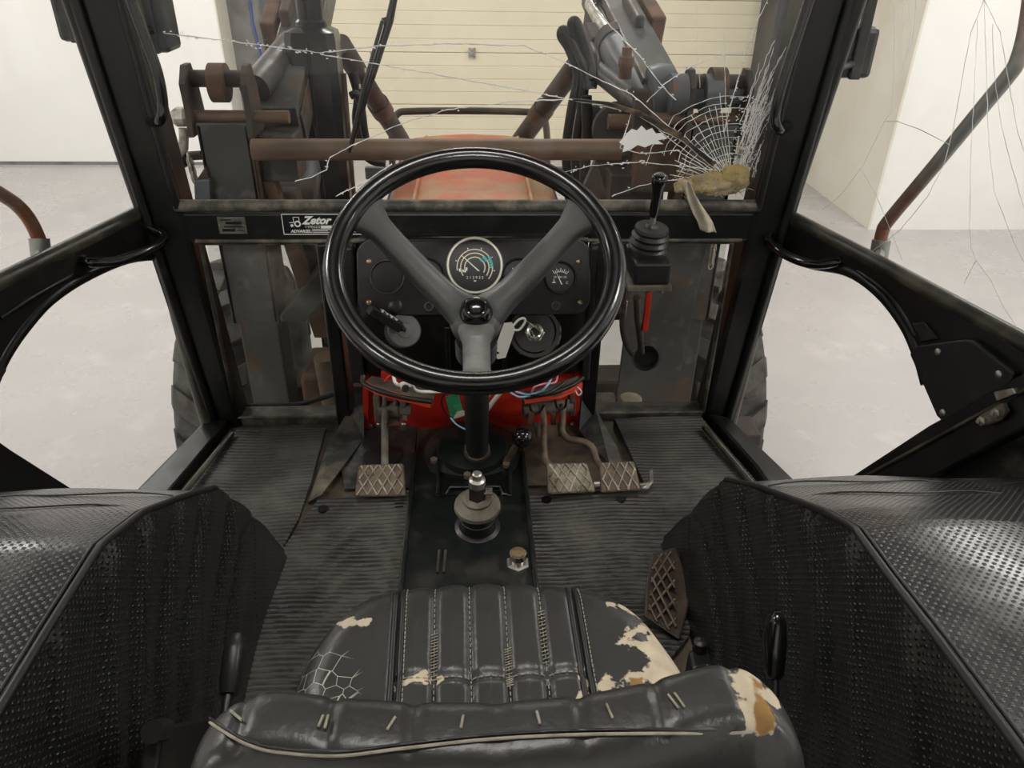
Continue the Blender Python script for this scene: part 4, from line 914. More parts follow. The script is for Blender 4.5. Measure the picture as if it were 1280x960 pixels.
def cush_h(x, y):
    d = sdist((x,y), outline); R = .045
    h = ZS
    if d < R: h -= R*(1-math.sqrt(max(0, 1-(1-max(d,0)/R)**2)))*.9
    m = 1
    for i, (a, b) in enumerate(seams):
        q = seg_d((x,y), a, b); w = .0055 if i in (0, 5) else .0045
        h -= (.007 if i in (0,5) else .004)*math.exp(-(q/w)**2); m = min(m, q/.023)
    q = seg_d((x,y), *cross); h -= .004*math.exp(-(q/.006)**2)
    xc = (seams[0][0][0]+seams[5][0][0])/2
    h += .003*min(1, m) - .010*math.exp(-((x-xc)/.16)**2)*math.exp(-((y-yb)/.12)**2)
    return h
seat = thing('driver_seat', 'worn black vinyl driver seat with torn cushion and low curved backrest', 'seat', (0,.55,FZ))
ys0, ys1 = min(p[1] for p in outline)+1e-4, max(p[1] for p in outline)-1e-4
NY, NX = 110, 190; cm = MB(); vs = []; flat = []
for j in range(NY+1):
    tt = j/NY; tt = 1-(1-tt)**1.35
    y = ys0+(ys1-ys0)*tt; r = poly_x(outline, y)
    for i in range(NX+1):
        x = r[0]+(r[1]-r[0])*i/NX; vs.append((x, y, cush_h(x, y))); flat.append((x, y))
fs = [(j*(NX+1)+i, j*(NX+1)+i+1, (j+1)*(NX+1)+i+1, (j+1)*(NX+1)+i) for j in range(NY) for i in range(NX)]
rimi = [i for i in range(NX+1)]+[j*(NX+1)+NX for j in range(1,NY+1)]+[NY*(NX+1)+i for i in range(NX-1,-1,-1)]+[j*(NX+1) for j in range(NY-1,0,-1)]
k = len(vs); n = len(rimi); xm = sum(p[0] for p in flat)/len(flat); ym = sum(p[1] for p in flat)/len(flat)
for dz, sc_ in ((.075,1.0),(.11,.97)): vs += [(xm+(vs[i][0]-xm)*sc_, ym+(vs[i][1]-ym)*sc_, ZS-dz) for i in rimi]
for L_ in (0, 1):
    for i in range(n):
        a0 = rimi[i] if L_ == 0 else k+i; a1 = rimi[(i+1) % n] if L_ == 0 else k+(i+1) % n
        fs.append((a0, k+L_*n+i, k+L_*n+(i+1) % n, a1))
cu = part(cm.add(vs, fs), 'cushion', 'seat_vinyl', seat, smooth=60)
def attr(o, name, fn):
    at = o.data.attributes.new(name, 'FLOAT', 'POINT'); at.data.foreach_set('value', [fn(v.co) for v in o.data.vertices])
TEAR = [[(760,752),(790,747),(806,752),(830,785),(852,822),(866,845),(858,856),(820,858),(790,852),(768,857),(752,856),(760,848),(795,846),(808,832),(806,812),(792,806),(812,800),(812,788),(800,790),(780,800),(774,806),(788,788),(808,776),(800,758),(780,760)],
        [(413,765),(432,772),(458,778),(448,782),(420,776)], [(728,830),(736,850),(738,880),(733,880),(730,850)], [(538,838),(548,843),(522,845),(500,849),(502,845),(524,841)]]
FOAM = [[(786,848),(803,848),(810,872),(790,872)]]
CRAZ = [[(374,812),(395,808),(430,815),(452,850),(440,880),(366,880),(366,840)]]
tp_ = [[Sx(*q) for q in pg] for pg in TEAR]; fp_ = [[Sx(*q) for q in pg] for pg in FOAM]; cp_ = [[Sx(*q) for q in pg] for pg in CRAZ]
attr(cu, 'wear', lambda c: max(-.05, max(sdist((c.x,c.y), pg) for pg in tp_))+.002)
attr(cu, 'foam', lambda c: max(-.05, max(sdist((c.x,c.y), pg) for pg in fp_)))
attr(cu, 'crazed', lambda c: max(-.05, max(sdist((c.x,c.y), pg) for pg in cp_)))
def onseat(a, b, t, dz=.0012):
    x = a[0]+(b[0]-a[0])*t; y = a[1]+(b[1]-a[1])*t; return V((x, y, cush_h(x, y)+dz))
def stitches(a, b, t0, t1, step=.0075, nm='stitching', r=.0006, parent=None):
    L_ = math.hypot(b[0]-a[0], b[1]-a[1]); nn = int(L_*(t1-t0)/step); mb = MB()
    for i in range(nn):
        u = t0+(t1-t0)*i/nn; v = t0+(t1-t0)*(i+.6)/nn; mb.tube([onseat(a,b,u), onseat(a,b,(u+v)/2,.0018), onseat(a,b,v)], r, 5)
    return tag(part(mb, nm, 'thread', cu), kind='stuff')
for i in (1, 2, 3, 4): stitches(seams[i][0], seams[i][1], .04, .98)
stitches(cross[0], cross[1], .02, .98)
for i in (0, 5):
    a, b = seams[i]
    for dx in (-.0045, .0045): part(MB().tube([onseat((a[0]+dx,a[1]),(b[0]+dx,b[1]), q/20, .002) for q in range(1,20)], .0032, 8), 'piping', 'plastic_black', cu, smooth=70)
    stitches((a[0]+.0085,a[1]), (b[0]+.0085,b[1]), .05, .98, .006, r=.0007)
for i, t0, t1 in ((1,.45,.98),(3,.55,.98),(4,.3,.95)):      # seams split open, threads bridging
    a, b = seams[i]; w = [onseat(a,b,t0+(t1-t0)*q/14,-.0005) for q in range(15)]; wd = [.0012+.0045*math.sin(PI*min(1,q/12)*.9) for q in range(15)]
    mb = MB(); vs = []
    for c, d in zip(w, wd): vs += [c+V((-d,0,.002)), c+V((d,0,.002))]
    part(mb.add(vs, [(2*q,2*q+1,2*q+3,2*q+2) for q in range(14)]), 'open_seam', 'dial_black', cu)
    mb = MB()
    for q in range(15):
        t = t0+(t1-t0)*q/15*.55; c = onseat(a,b,t,.002); mb.tube([c+V((-.004,-.001,.001)), c+V((.004,.002,.001))], .0006, 4)
    tag(part(mb, 'bridging_thread', 'thread', cu), kind='stuff')
ee = [V((x,y,cush_h(x,y)-.012)) for x,y in oxy]
part(MB().tube(ee, .0055, 8), 'edge_piping', 'plastic_black', cu, smooth=70)
part(MB().tube(spline([V((oxy[2][0]-.004,oxy[2][1],ZS-.04)), V((oxy[6][0]-.006,oxy[6][1],ZS-.055)), V((oxy[8][0]-.012,oxy[8][1],ZS-.05))], 5), .002, 6), 'frayed_thread', 'tag_white', cu, smooth=60)
part(MB().box((-.13,.30,FZ+.024), (.15,.60,ZS-.10)), 'seat_base', 'plastic_black', seat, bevel=.02)
# backrest: lofted section following a shallow curve
ZBK = 1.63
bpx = [(258,905),(285,884),(335,874),(400,884),(470,890),(540,893),(612,893),(690,888),(760,878),(820,864),(870,848),(915,838),(955,846),(985,880)]
bpt = [P(a,b,z=ZBK) for a,b in bpx]
core = []
xs0, xs1 = P(238,925,z=ZBK).x-.004, P(1006,915,z=ZBK).x+.004
nb = 130; sec = 64; vs = []
def ridge(x):
    for i in range(len(bpt)-1):
        if bpt[i].x <= x <= bpt[i+1].x:
            t = (x-bpt[i].x)/(bpt[i+1].x-bpt[i].x); return bpt[i].y+(bpt[i+1].y-bpt[i].y)*t
    return bpt[0].y if x < bpt[0].x else bpt[-1].y
def rsm(x): return sum(ridge(x+d*.008) for d in range(-3,4))/7
xmid = (xs0+xs1)/2; hwid = (xs1-xs0)/2
for i in range(nb+1):
    u = -1+2*i/nb; u = math.copysign(abs(u)**.8, u) if abs(u) > 0 else 0
    x = xmid+hwid*u
    e = math.sqrt(max(0, 1-abs(u)**12)); th = .082*(.25+.75*e); hh = .178*(.6+.4*e)
    yc = rsm(x)-.028; zc = ZBK-.155-.0*(1-e)
    for k2 in range(sec):
        q = 2*PI*k2/sec; c, s_ = math.cos(q), math.sin(q)
        py = math.copysign(abs(c)**.55, c)*th/2; pz_ = math.copysign(abs(s_)**.5, s_)*hh
        g = 0
        if s_ > .0 and c > -.3: g = sum(.0025*math.exp(-((x-sx)/.005)**2) for sx in (-.16,-.10,-.045,.012,.07,.125,.185))
        py -= g*.6; pz_ -= g
        gs = .004*math.exp(-(((zc+pz_)-(ZBK-.042))/.006)**2) if c < -.2 else 0
        vs.append(V((x*1.0, yc+py+gs+ .30*(zc+pz_-ZBK)*.35, zc+pz_)))
fs = [(i*sec+k2, i*sec+(k2+1) % sec, (i+1)*sec+(k2+1) % sec, (i+1)*sec+k2) for i in range(nb) for k2 in range(sec)]+[tuple(range(sec)), tuple(range(nb*sec, nb*sec+sec))]
bk_ = part(MB().add(vs, fs), 'backrest', 'seat_vinyl', seat, smooth=80)
m_ = bk_.modifiers.new('sub', 'SUBSURF'); m_.levels = 1; m_.render_levels = 1
def pxof(c):
    q = V(c)-CO; d = q.dot(_f); return (640+FPX*q.dot(_rt)/d, 480-FPX*q.dot(_up)/d)
fo = [P(948,848,z=ZBK-.01), P(968,900,z=ZBK-.03)]

# seam along the back and stitch marks over the top
def by(x, dz, back=True):
    u = abs((x-xmid)/hwid); e = math.sqrt(max(0, 1-u**6)); th = .078*(.25+.75*e)
    return rsm(x)-.036-th/2+.105*(dz)
def bseam(name, z, x0, x1, r, matn, n=60):
    pts = []
    for i in range(n+1):
        x = x0+(x1-x0)*i/n; u = abs((x-xmid)/hwid); e = math.sqrt(max(0, 1-min(1,u)**9)); hh = .17*(.45+.55*e); th = .082*(.25+.75*e)
        zz = z-.155*0
        zc = ZBK-.155; ss = min(1, max(0, (zz-zc)/hh))**2; cc = math.sqrt(max(0, 1-ss**2)); py = -(cc**.55)*th/2
        pts.append(V((x, rsm(x)-.028+py+.105*(zz-ZBK)-.0012, zz)))
    return part(MB().tube(pts, r, 6), name, matn, bk_, smooth=60)
def btop(px, py):
    z = ZBK+.01
    for _ in range(6):
        q = P(px,py,z=z); u = min(1, abs((q.x-xmid)/hwid)); e = math.sqrt(max(0, 1-u**12)); th = .082*(.25+.75*e); hh = .178*(.6+.4*e)
        zc = ZBK-.155; py_ = q.y-(rsm(q.x)-.028)-.105*(z-ZBK); cc = min(.97, abs(py_)/(th/2))**(1/.55); z = zc+hh*math.sqrt(max(0, 1-cc*cc))**.5
    return P(px,py,z=z+.001)
sm = spline([V((a,b,0)) for a, b in ((262,903),(285,918),(310,931),(345,940),(420,945),(500,936),(600,925),(700,919),(800,917),(900,917),(940,915))], 8)
part(MB().tube([btop(v.x, v.y) for v in sm], .0011, 6), 'back_seam', 'thread', bk_, smooth=60)
part(MB().tube([btop(v.x, v.y-6)-V((0,0,.0006)) for v in sm], .0012, 6), 'seam_fold', 'plastic_black', bk_, smooth=60)
TW = [(btop(935,846),.012),(btop(955,852),.011),(btop(962,872),.012),(btop(948,890),.012),(btop(940,905),.009)]; TF = [(btop(944,850),.006),(btop(960,893),.0085),(btop(955,908),.006)]
attr(bk_, 'wear', lambda c: max(r-(V(c)-p).length for p, r in TW))
attr(bk_, 'foam', lambda c: max(r-(V(c)-p).length for p, r in TF))
attr(bk_, 'crazed', lambda c: -.05)
for a, b, c, d in ((288,888,302,900),(404,894,398,908),(410,894,406,910),(494,896,484,912),(579,894,576,910),(671,889,675,905),(758,880,766,898),(835,868,848,885),(843,866,856,884)):
    part(MB().tube([btop(a+(c-a)*k/6, b+(d-b)*k/6) for k in range(7)], .0010, 6), 'stitch_mark', 'thread', bk_, smooth=60)

# ---------------------------------------------------------------- fender covers
def fender(s, label, prof_px, xi, seams_y, latch):
    t = thing('fender_cover', label, 'fender cover', (s*.8,.5,FZ), 'vinyl fender covers')
    pr = [P(a,b,x=s*xi) for a,b in prof_px]; pr = [(p.y, max(p.z, FZ+.03)) for p in pr]
    pr = [(-.45, pr[0][1]-.01)]+pr
    prs = [(a[0]+(b[0]-a[0])*k/6, a[1]+(b[1]-a[1])*k/6) for a, b in zip(pr, pr[1:]) for k in range(6)]+[pr[-1]]
    prs = [(prs[0])]+[b for a, b in zip(prs, prs[1:]) if b[0] > a[0]]
    def zt(y):
        for (y0,z0),(y1,z1) in zip(prs, prs[1:]):
            if y0 <= y <= y1: return z0+(z1-z0)*(y-y0)/(y1-y0)
        return prs[-1][1]
    ymax = prs[-1][0]
    # side panel with stitched pleats
    def sp(u, v):
        y = -.4+(ymax+.4)*u; z1 = zt(y); z = FZ+(z1-FZ)*v; lean = xi-.035*(1-(z-FZ)/.53)
        x = lean
        for sy in seams_y:
            yy = sy-.85*(z1-z); x += .006*math.exp(-((y-yy)/.006)**2)-.004*math.exp(-((y-yy-.03)/.025)**2)
        x += .006*math.sin(y*14+v*5)*(1-v)*.6
        if v > .97: x += .004
        return V((s*x, y, z))
    part(MB().grid(sp, 230, 24), 'side_panel', 'vinyl_side', t, smooth=70)
    for sy in seams_y:
        if sy < ymax-.02:
            mb = MB(); nn = int((zt(sy)-FZ)/.006)
            for k in range(2, nn-2):
                v = k/nn; yy = sy-.85*(zt(sy)-FZ)*(1-v)*.8; q = sp((yy+.4)/(ymax+.4), v); mb.obox(q+V((-s*.001,0,0)), .0012, .0012, .0035)
            tag(part(mb, 'pleat_stitching', 'lamp_black', t), kind='stuff')
    # top cover, a little soft
    def tpf(u, v):
        i = v*(len(prs)-1); k = min(int(i), len(prs)-2); f = i-k; y = prs[k][0]+(prs[k+1][0]-prs[k][0])*f; z = prs[k][1]+(prs[k+1][1]-prs[k][1])*f
        x = xi+.004+u*(1.30-xi); 
        z += .010*math.sin(PI*min(1,u*3))*(1 if y < .9 else .4)+.004*math.sin(x*17+y*9)-.0*u
        return V((s*x, y, z))
    part(MB().grid(tpf, 50, len(prs)-1), 'top_cover', 'vinyl_top', t, smooth=60)
    part(MB().tube([V((s*xi, y, z+.003)) for y, z in prs], .0045, 8), 'piping', 'plastic_black', t, smooth=70)
    q = [V((s*(xi+.009), y, z+.003)) for y, z in prs]; part(MB().tube(q, .0022, 6), 'hem', 'plastic_black', t, smooth=70)
    for frac in (.45,):
        pass
    yc_ = prs[int(len(prs)*.62)]
    for y_, dz in ((.80,.002),(.90,.001)):
        part(MB().tube([V((s*(xi+.02+.03*k), y_+.008*math.sin(k*.9), zt(y_+.008*math.sin(k*.9))+.009*math.sin(PI*min(1,(.02+.03*k)*3.2))+.001+.0015*math.sin(k))) for k in range(24)], .0012, 6), 'cover_seam', 'plastic_black', t, smooth=60)
    return t
fender(-1, 'black embossed vinyl fender cover beside the narrow rubber mat', [(-60,990),(0,890),(60,790),(126,684),(180,642),(232,622),(268,611),(300,640),(335,690)], .42, (.55,.676,.763,.848,.927,1.029,1.09), None)
fender(1, 'black embossed vinyl fender cover beside the tall throttle pedal', [(1330,1015),(1280,950),(1170,800),(1110,722),(1068,664),(1030,642),(985,625),(940,608),(908,601),(880,635),(846,690)], .42, (.50,.627,.724,.824,.929,1.02,1.10), None)
# side levers
sl = thing('side_lever', 'black lever with rough square knob beside the seat by the clutch side', 'lever', P(285,900,x=-.34))
q = P(293,812,x=-.33)
part(MB().sweep([P(280,905,x=-.33), P(286,870,x=-.33), P(291,845,x=-.33)], [.010]*3, [.006]*3, (0,1,0)), 'rod', 'plastic_black', sl, smooth=50)
part(MB().sweep([P(286,868,x=-.33), P(289,850,x=-.33), P(293,815,x=-.33), P(297,797,x=-.33), P(298,793,x=-.33)], [.013,.017,.017,.014,.006], [.012,.014,.014,.011,.005], (0,1,0)), 'knob', 'plastic_black', sl, smooth=60)
sl = thing('side_lever', 'black lever with smooth paddle knob beside the seat by the vinyl cover', 'lever', P(970,880,x=.36))
part(MB().sweep([P(968,890,x=.36), P(968,860,x=.36), P(968,835,x=.36)], [.007]*3, [.005]*3, (0,1,0)), 'rod', 'plastic_black', sl, smooth=50)
part(MB().sweep([P(968,850,x=.36), P(967,840,x=.36), P(968,800,x=.36), P(971,775,x=.36), P(972,765,x=.36)], [.006,.014,.017,.013,.006], [.006,.011,.013,.010,.005], (0,1,0)), 'knob', 'gloss_black', sl, smooth=60)
qb = thing('lever_quadrant', 'dark steel lever quadrant low beside the seat', 'bracket', (-.33,.62,FZ))
part(MB().prism([P(180,910,x=-.36), P(245,900,x=-.36), P(240,960,x=-.36), P(170,990,x=-.36)], (.02,0,0)), 'plate', 'plastic_black', qb, bevel=.004)
part(MB().cyl(P(190,915,x=-.345), P(205,912,x=-.345), .012, 12), 'pivot', 'plastic_black', qb, smooth=40)
lb = tag(MB().prism([P(860,812,z=FZ+.06), P(900,808,z=FZ+.06), P(905,830,z=FZ+.06), P(865,836,z=FZ+.06)], (0,0,-.06)).build('valve_block', 'plastic_black', bevel=.006), 'small dark block on the floor beside the seat', 'block')
part(MB().lathe([(.012,0),(.012,.02),(.006,.024)], P(874,812,z=FZ+.06), (0,0,1), 14), 'knob', 'plastic_black', lb, smooth=40)

# ---------------------------------------------------------------- joystick on its stand
YJ = 1.50
jy = thing('joystick', 'black loader joystick with rubber boot on a square box', 'joystick', P(805,350,y=YJ))
a, b = P(786,345,y=YJ), P(834,318,y=YJ)
part(MB().box((a.x,YJ-.05,a.z), (b.x,YJ+.07,b.z)), 'box', 'plastic_black', jy, bevel=.006)
jb = V(((a.x+b.x)/2-.002,YJ+.012,b.z)); ja = V((.05,-.12,1)).normalized()
part(MB().lathe([(.040,0),(.041,.014),(.036,.018),(.041,.026),(.034,.032),(.039,.040),(.033,.046),(.036,.052),(.034,.058),(.014,.060),(.010,.066)], jb, ja, 28), 'rubber_boot', 'plastic_black', jy, smooth=35)
k0 = jb+ja*.055; k1 = P(818,262,y=YJ-.005); k2 = P(824,226,y=YJ-.015)
part(MB().tube([k0, k0.lerp(k1,.5), k1], .0062, 10), 'stick', 'steel', jy, smooth=60)
kd = (k2-k1).normalized()
kn = part(MB().lathe([(.0075,-.015),(.0095,-.005),(.0100,.03),(.0125,.048),(.0155,.058),(.0165,.064),(.0150,.072),(.010,.075),(.001,.076)], k1, kd, 22), 'knob', 'gloss_black', jy, smooth=50)
part(MB().lathe([(.010,.0755),(.008,.077),(.001,.0772)], k1, kd, 18), 'cap_ring', 'lamp_black', kn, smooth=40)
part(MB().box((a.x-.012,YJ-.055,a.z-.012), (b.x+.004,YJ+.08,a.z)), 'base_plate', 'cast_grey', jy, bevel=.002)
for px in (790, 828, 812):
    part(MB().lathe([(.009,0),(.009,.012),(.0055,.013),(.0055,.02)], P(px,352,y=YJ-.03)+V((0,0,-.004)), (0,0,-1), 6), 'bolt', 'cast_grey', jy)
part(MB().box((a.x-.02,YJ+.02,a.z-.10), (a.x+.004,YJ+.16,a.z-.01)), 'bracket', 'rust_dark', jy, bevel=.003)
part(MB().box((b.x-.02,YJ+.055,a.z-.16), (b.x-.008,YJ+.068,a.z-.01)), 'stay', 'red_paint', jy, bevel=.001)
for pts, r in (([(796,372),(797,395),(800,420),(802,440)], .008), ([(780,378),(778,405),(782,428),(790,442)], .007)):
    part(MB().tube(spline([P(a_,b_,y=YJ+.02+.03*i) for i, (a_,b_) in enumerate(pts)], 6), r, 10), 'cable', 'rust_dark', jy, smooth=60)
ct = P(807,446,y=1.67)
cg = thing('cable_grommet', 'round black cable duct in the lower pane below the joystick', 'grommet', ct)
part(MB().lathe([(.028,-.02),(.036,0),(.036,.006),(.031,.007),(.029,-.01)], ct, (0,-1,.2), 26, capends=False), 'flange', 'lamp_black', cg, smooth=40)
part(MB().lathe([(.030,-.012),(.001,-.014)], ct, (0,-1,.2), 26, capends=False), 'duct', 'hose', cg)
mr = thing('dash_flap', 'dark rounded flap with grey rim between dashboard and joystick', 'flap', P(752,345,y=1.56))
q = [P(a_,b_,y=1.63) for a_,b_ in ((738,400),(737,315),(741,306),(750,302),(770,301),(776,308),(776,400))]
part(MB().prism(q, (0,.008,0)), 'flap', 'plastic_black', mr)
part(MB().tube(q[:5], .004, 8), 'rim', 'seal_dirty', mr, smooth=60)
# filler cap standing outside low by the pane
fcap = thing('filler_cap', 'pale filler cap standing on the engine step beyond the lower pane', 'cap', P(786,516,y=1.80))
pcap = P(786,517,y=1.80)
part(MB().lathe([(.026,-.004),(.026,.03),(.024,.034)], pcap, (0,0,1), 22), 'neck', 'cast_grey', fcap, smooth=40)
part(MB().lathe([(.031,.034),(.032,.038),(.032,.050),(.028,.054),(.001,.055)], pcap, (0,0,1), 26), 'lid', 'paper', fcap, smooth=40)
# foam stuffing and paper strip at the broken corner
def blob(mb, c, rx, ry, rz, seed, n=26):
    rnd = random.Random(seed); ph_ = [rnd.uniform(0,6) for _ in range(6)]
    def f(u, v):
        th = 2*PI*u; p_ = PI*v
        r = 1+.10*math.sin(3*th+ph_[0])*math.sin(p_)+.08*math.sin(5*p_+ph_[1]+2*th)+.05*math.sin(9*th+ph_[2])*math.sin(4*p_+ph_[3])
        return V((c.x+rx*r*math.sin(p_)*math.cos(th), c.y+ry*r*math.sin(p_)*math.sin(th), c.z+rz*r*math.cos(p_)))
    return mb.grid(f, n*2, n)
fs_ = thing('foam_stuffing', 'yellow insulation foam stuffed into the broken windscreen corner', 'foam', P(890,248,y=YF-.01))
part(blob(MB(), P(893,230,y=YF-.012), .062, .026, .026, 3), 'wad', 'foam_yellow', fs_, smooth=80)
part(blob(MB(), P(918,222,y=YF-.012), .034, .022, .028, 5), 'wad', 'foam_yellow', fs_, smooth=80)
part(blob(MB(), P(858,233,y=YF-.012), .030, .016, .016, 9), 'wad', 'foam_yellow', fs_, smooth=80)
tf = MB(); rr = random.Random(4)
for k in range(90):
    c = P(rr.uniform(845,935), rr.uniform(212,244), y=YF-.030); d = V((rr.uniform(-1,1),rr.uniform(-.6,0),rr.uniform(-.5,1))).normalized()*rr.uniform(.008,.022)
    tf.tube([c, c+d*.5+V((0,0,rr.uniform(-.003,.003))), c+d], .0006, 4)
tag(part(tf, 'loose_fibres', 'foam_yellow', fs_), kind='stuff')
def strip(u, v):
    pa = [(858,226),(862,240),(868,254),(876,268),(882,278),(886,290)]; i = v*5; k = min(int(i),4); f = i-k
    x = pa[k][0]+(pa[k+1][0]-pa[k][0])*f; y = pa[k][1]+(pa[k+1][1]-pa[k][1])*f; w = 4+6*min(1,v*1.6)
    q = P(x+(u-.5)*2*w, y+(u-.5)*3, y=YF-.062); q.y -= .006*math.sin(u*7+v*5); return q
tag(MB().grid(strip, 10, 24).build('paper_strip', 'paper', smooth=60, solid=.0015), 'crumpled beige paper strip hanging over the cross bar', 'paper')
# ---------------------------------------------------------------- outside: tractor nose and front loader
def rod(a, b, r, seg=14): return MB().cyl(a, b, r, seg)
# hood
hd = thing('engine_hood', 'orange red engine hood with worn rusty top in front of the windscreen', 'engine hood', (0,2.5,1.0))
sec_ = [(-.262,1.0),(-.262,1.36),(-.250,1.405),(-.225,1.425),(-.12,1.436),(0,1.44),(.12,1.436),(.225,1.425),(.250,1.405),(.262,1.36),(.262,1.0)]
vs = []; rows = [(1.80,0,1),(2.1,0,1),(2.5,-.002,1),(2.85,-.004,1),(3.02,-.012,.98),(3.08,-.035,.95),(3.10,-.09,.93),(3.10,-.4,.93)]
for y, dz, k in rows: vs += [(x*k, y, max(z+dz, 1.0)) for x, z in sec_]
m = len(sec_); part(MB().add(vs, [(i*m+j, i*m+j+1, (i+1)*m+j+1, (i+1)*m+j) for i in range(len(rows)-1) for j in range(m-1)]+[tuple(range((len(rows)-1)*m, len(rows)*m))]), 'hood_shell', 'hood_red', hd, smooth=50)
for s in (-1, 1): part(MB().tube([(s*.17,1.95,1.436),(s*.17,2.95,1.432)], .007, 8), 'pressed_ridge', 'hood_red', hd, smooth=60)
part(MB().box((-.255,1.80,1.385), (.255,1.86,1.452)), 'rear_seal', 'plastic_black', hd, bevel=.01)
part(MB().tube([(-.256,1.86,1.392),(-.256,3.0,1.388)], .006, 6), 'side_trim', 'rust_dark', hd, smooth=60); part(MB().tube([(.256,1.86,1.392),(.256,3.0,1.388)], .006, 6), 'side_trim', 'rust_dark', hd, smooth=60)
# engine and frame mass below the hood
en = thing('engine_block', 'dark dirty engine and front frame under the red hood', 'engine', (0,2.4,.5))
part(MB().box((-.22,1.78,.55), (.22,3.05,1.0)), 'block', 'rust_dark', en, bevel=.02)
part(MB().box((-.30,1.80,.62), (-.20,2.7,.80)), 'side_rail', 'rust_dark', en, bevel=.01); part(MB().box((.20,1.80,.62), (.30,2.7,.80)), 'side_rail', 'rust_dark', en, bevel=.01)
part(MB().box((-.36,3.0,.5), (.36,3.3,.62)), 'bumper_beam', 'rust_dark', en, bevel=.01)
part(MB().box((-.70,2.52,.45), (.70,2.68,.61)), 'axle_beam', 'rust_dark', en, bevel=.02)
part(MB().lathe([(.05,0),(.05,.16),(.03,.17),(.03,.2)], V((.36,2.2,.78)), (0,0,1), 16), 'oil_filter', 'cast_grey', en, smooth=40)
part(MB().box((.30,1.95,.66), (.46,2.15,.80)), 'battery_tray', 'cast_grey', en, bevel=.01)
part(MB().lathe([(.035,0),(.035,.5)], V((-.40,1.95,.55)), (-.05,0,1), 14), 'lower_pipe', 'rust_tube', en, smooth=50)
# guard bar over the hood front
gb = thing('hood_guard', 'thin rusty guard tube bent over the front of the hood', 'guard bar', (0,3.25,1.0))
part(MB().tube(spline([(-.34,3.25,1.0),(-.335,3.25,1.25),(-.325,3.25,1.40),(-.30,3.25,1.455),(-.24,3.25,1.465),(0,3.25,1.468),(.22,3.25,1.465),(.28,3.25,1.455),(.305,3.25,1.40),(.315,3.25,1.25),(.32,3.25,1.0)], 5), .014, 10), 'hoop', 'rust_dark', gb, smooth=60)
part(MB().box((-.45,3.24,1.19), (.42,3.27,1.24)), 'cross_bar', 'dark_steel', gb, bevel=.004)
for s in (-1, 1): part(MB().box((s*.33-.02,3.2,.5), (s*.33+.02,3.3,1.2)), 'foot', 'rust_dark', gb, bevel=.004)
# exhaust stack
ex = thing('exhaust_stack', 'glossy black square exhaust stack with round pipe on top', 'exhaust', (-.42,2.42,1.0))
YE = 2.42
a0, a1 = P(378,250,y=YE), P(437,250,y=YE); b0, b1 = P(376,36,y=YE), P(433,36,y=YE)
xc = (a0.x+a1.x)/2; w = .073; c_ = .022
def oct_(xc, yc, z, w, c): return [V((xc+x, yc+y, z)) for x, y in ((-w+c,-w),(w-c,-w),(w,-w+c),(w,w-c),(w-c,w),(-w+c,w),(-w,w-c),(-w,-w+c))]
zt_ = b0.z; vs = oct_(xc,YE+.07,.75,w,c_)+oct_(xc,YE+.07,zt_-.03,w,c_)+oct_(xc,YE+.07,zt_-.012,w-.004,c_)+oct_(xc,YE+.07,zt_,w-.024,c_)
part(MB().add(vs, [(8*r+i, 8*r+(i+1) % 8, 8*r+8+(i+1) % 8, 8*r+8+i) for r in range(3) for i in range(8)]+[tuple(range(7,-1,-1)), tuple(range(24,32))]), 'silencer', 'stack_black', ex, smooth=30)
part(MB().lathe([(.038,-.01),(.038,.9)], V((xc,YE+.07,zt_)), (0,0,1), 20), 'pipe', 'stack_black', ex, smooth=40)
part(MB().lathe([(.046,-.004),(.046,.012),(.038,.02)], V((xc,YE+.07,zt_)), (0,0,1), 20), 'collar', 'stack_black', ex, smooth=40)
part(MB().tube([V((xc-.004,YE-.004,1.0)), V((xc-.004,YE-.004,zt_-.03))], .006, 6), 'weld_seam', 'stack_black', ex, smooth=60)
part(MB().tube([V((xc+.07,YE+.10,1.2)), V((xc+.075,YE+.10,1.72))], .009, 8), 'drain_pipe', 'rust_dark', ex, smooth=60)
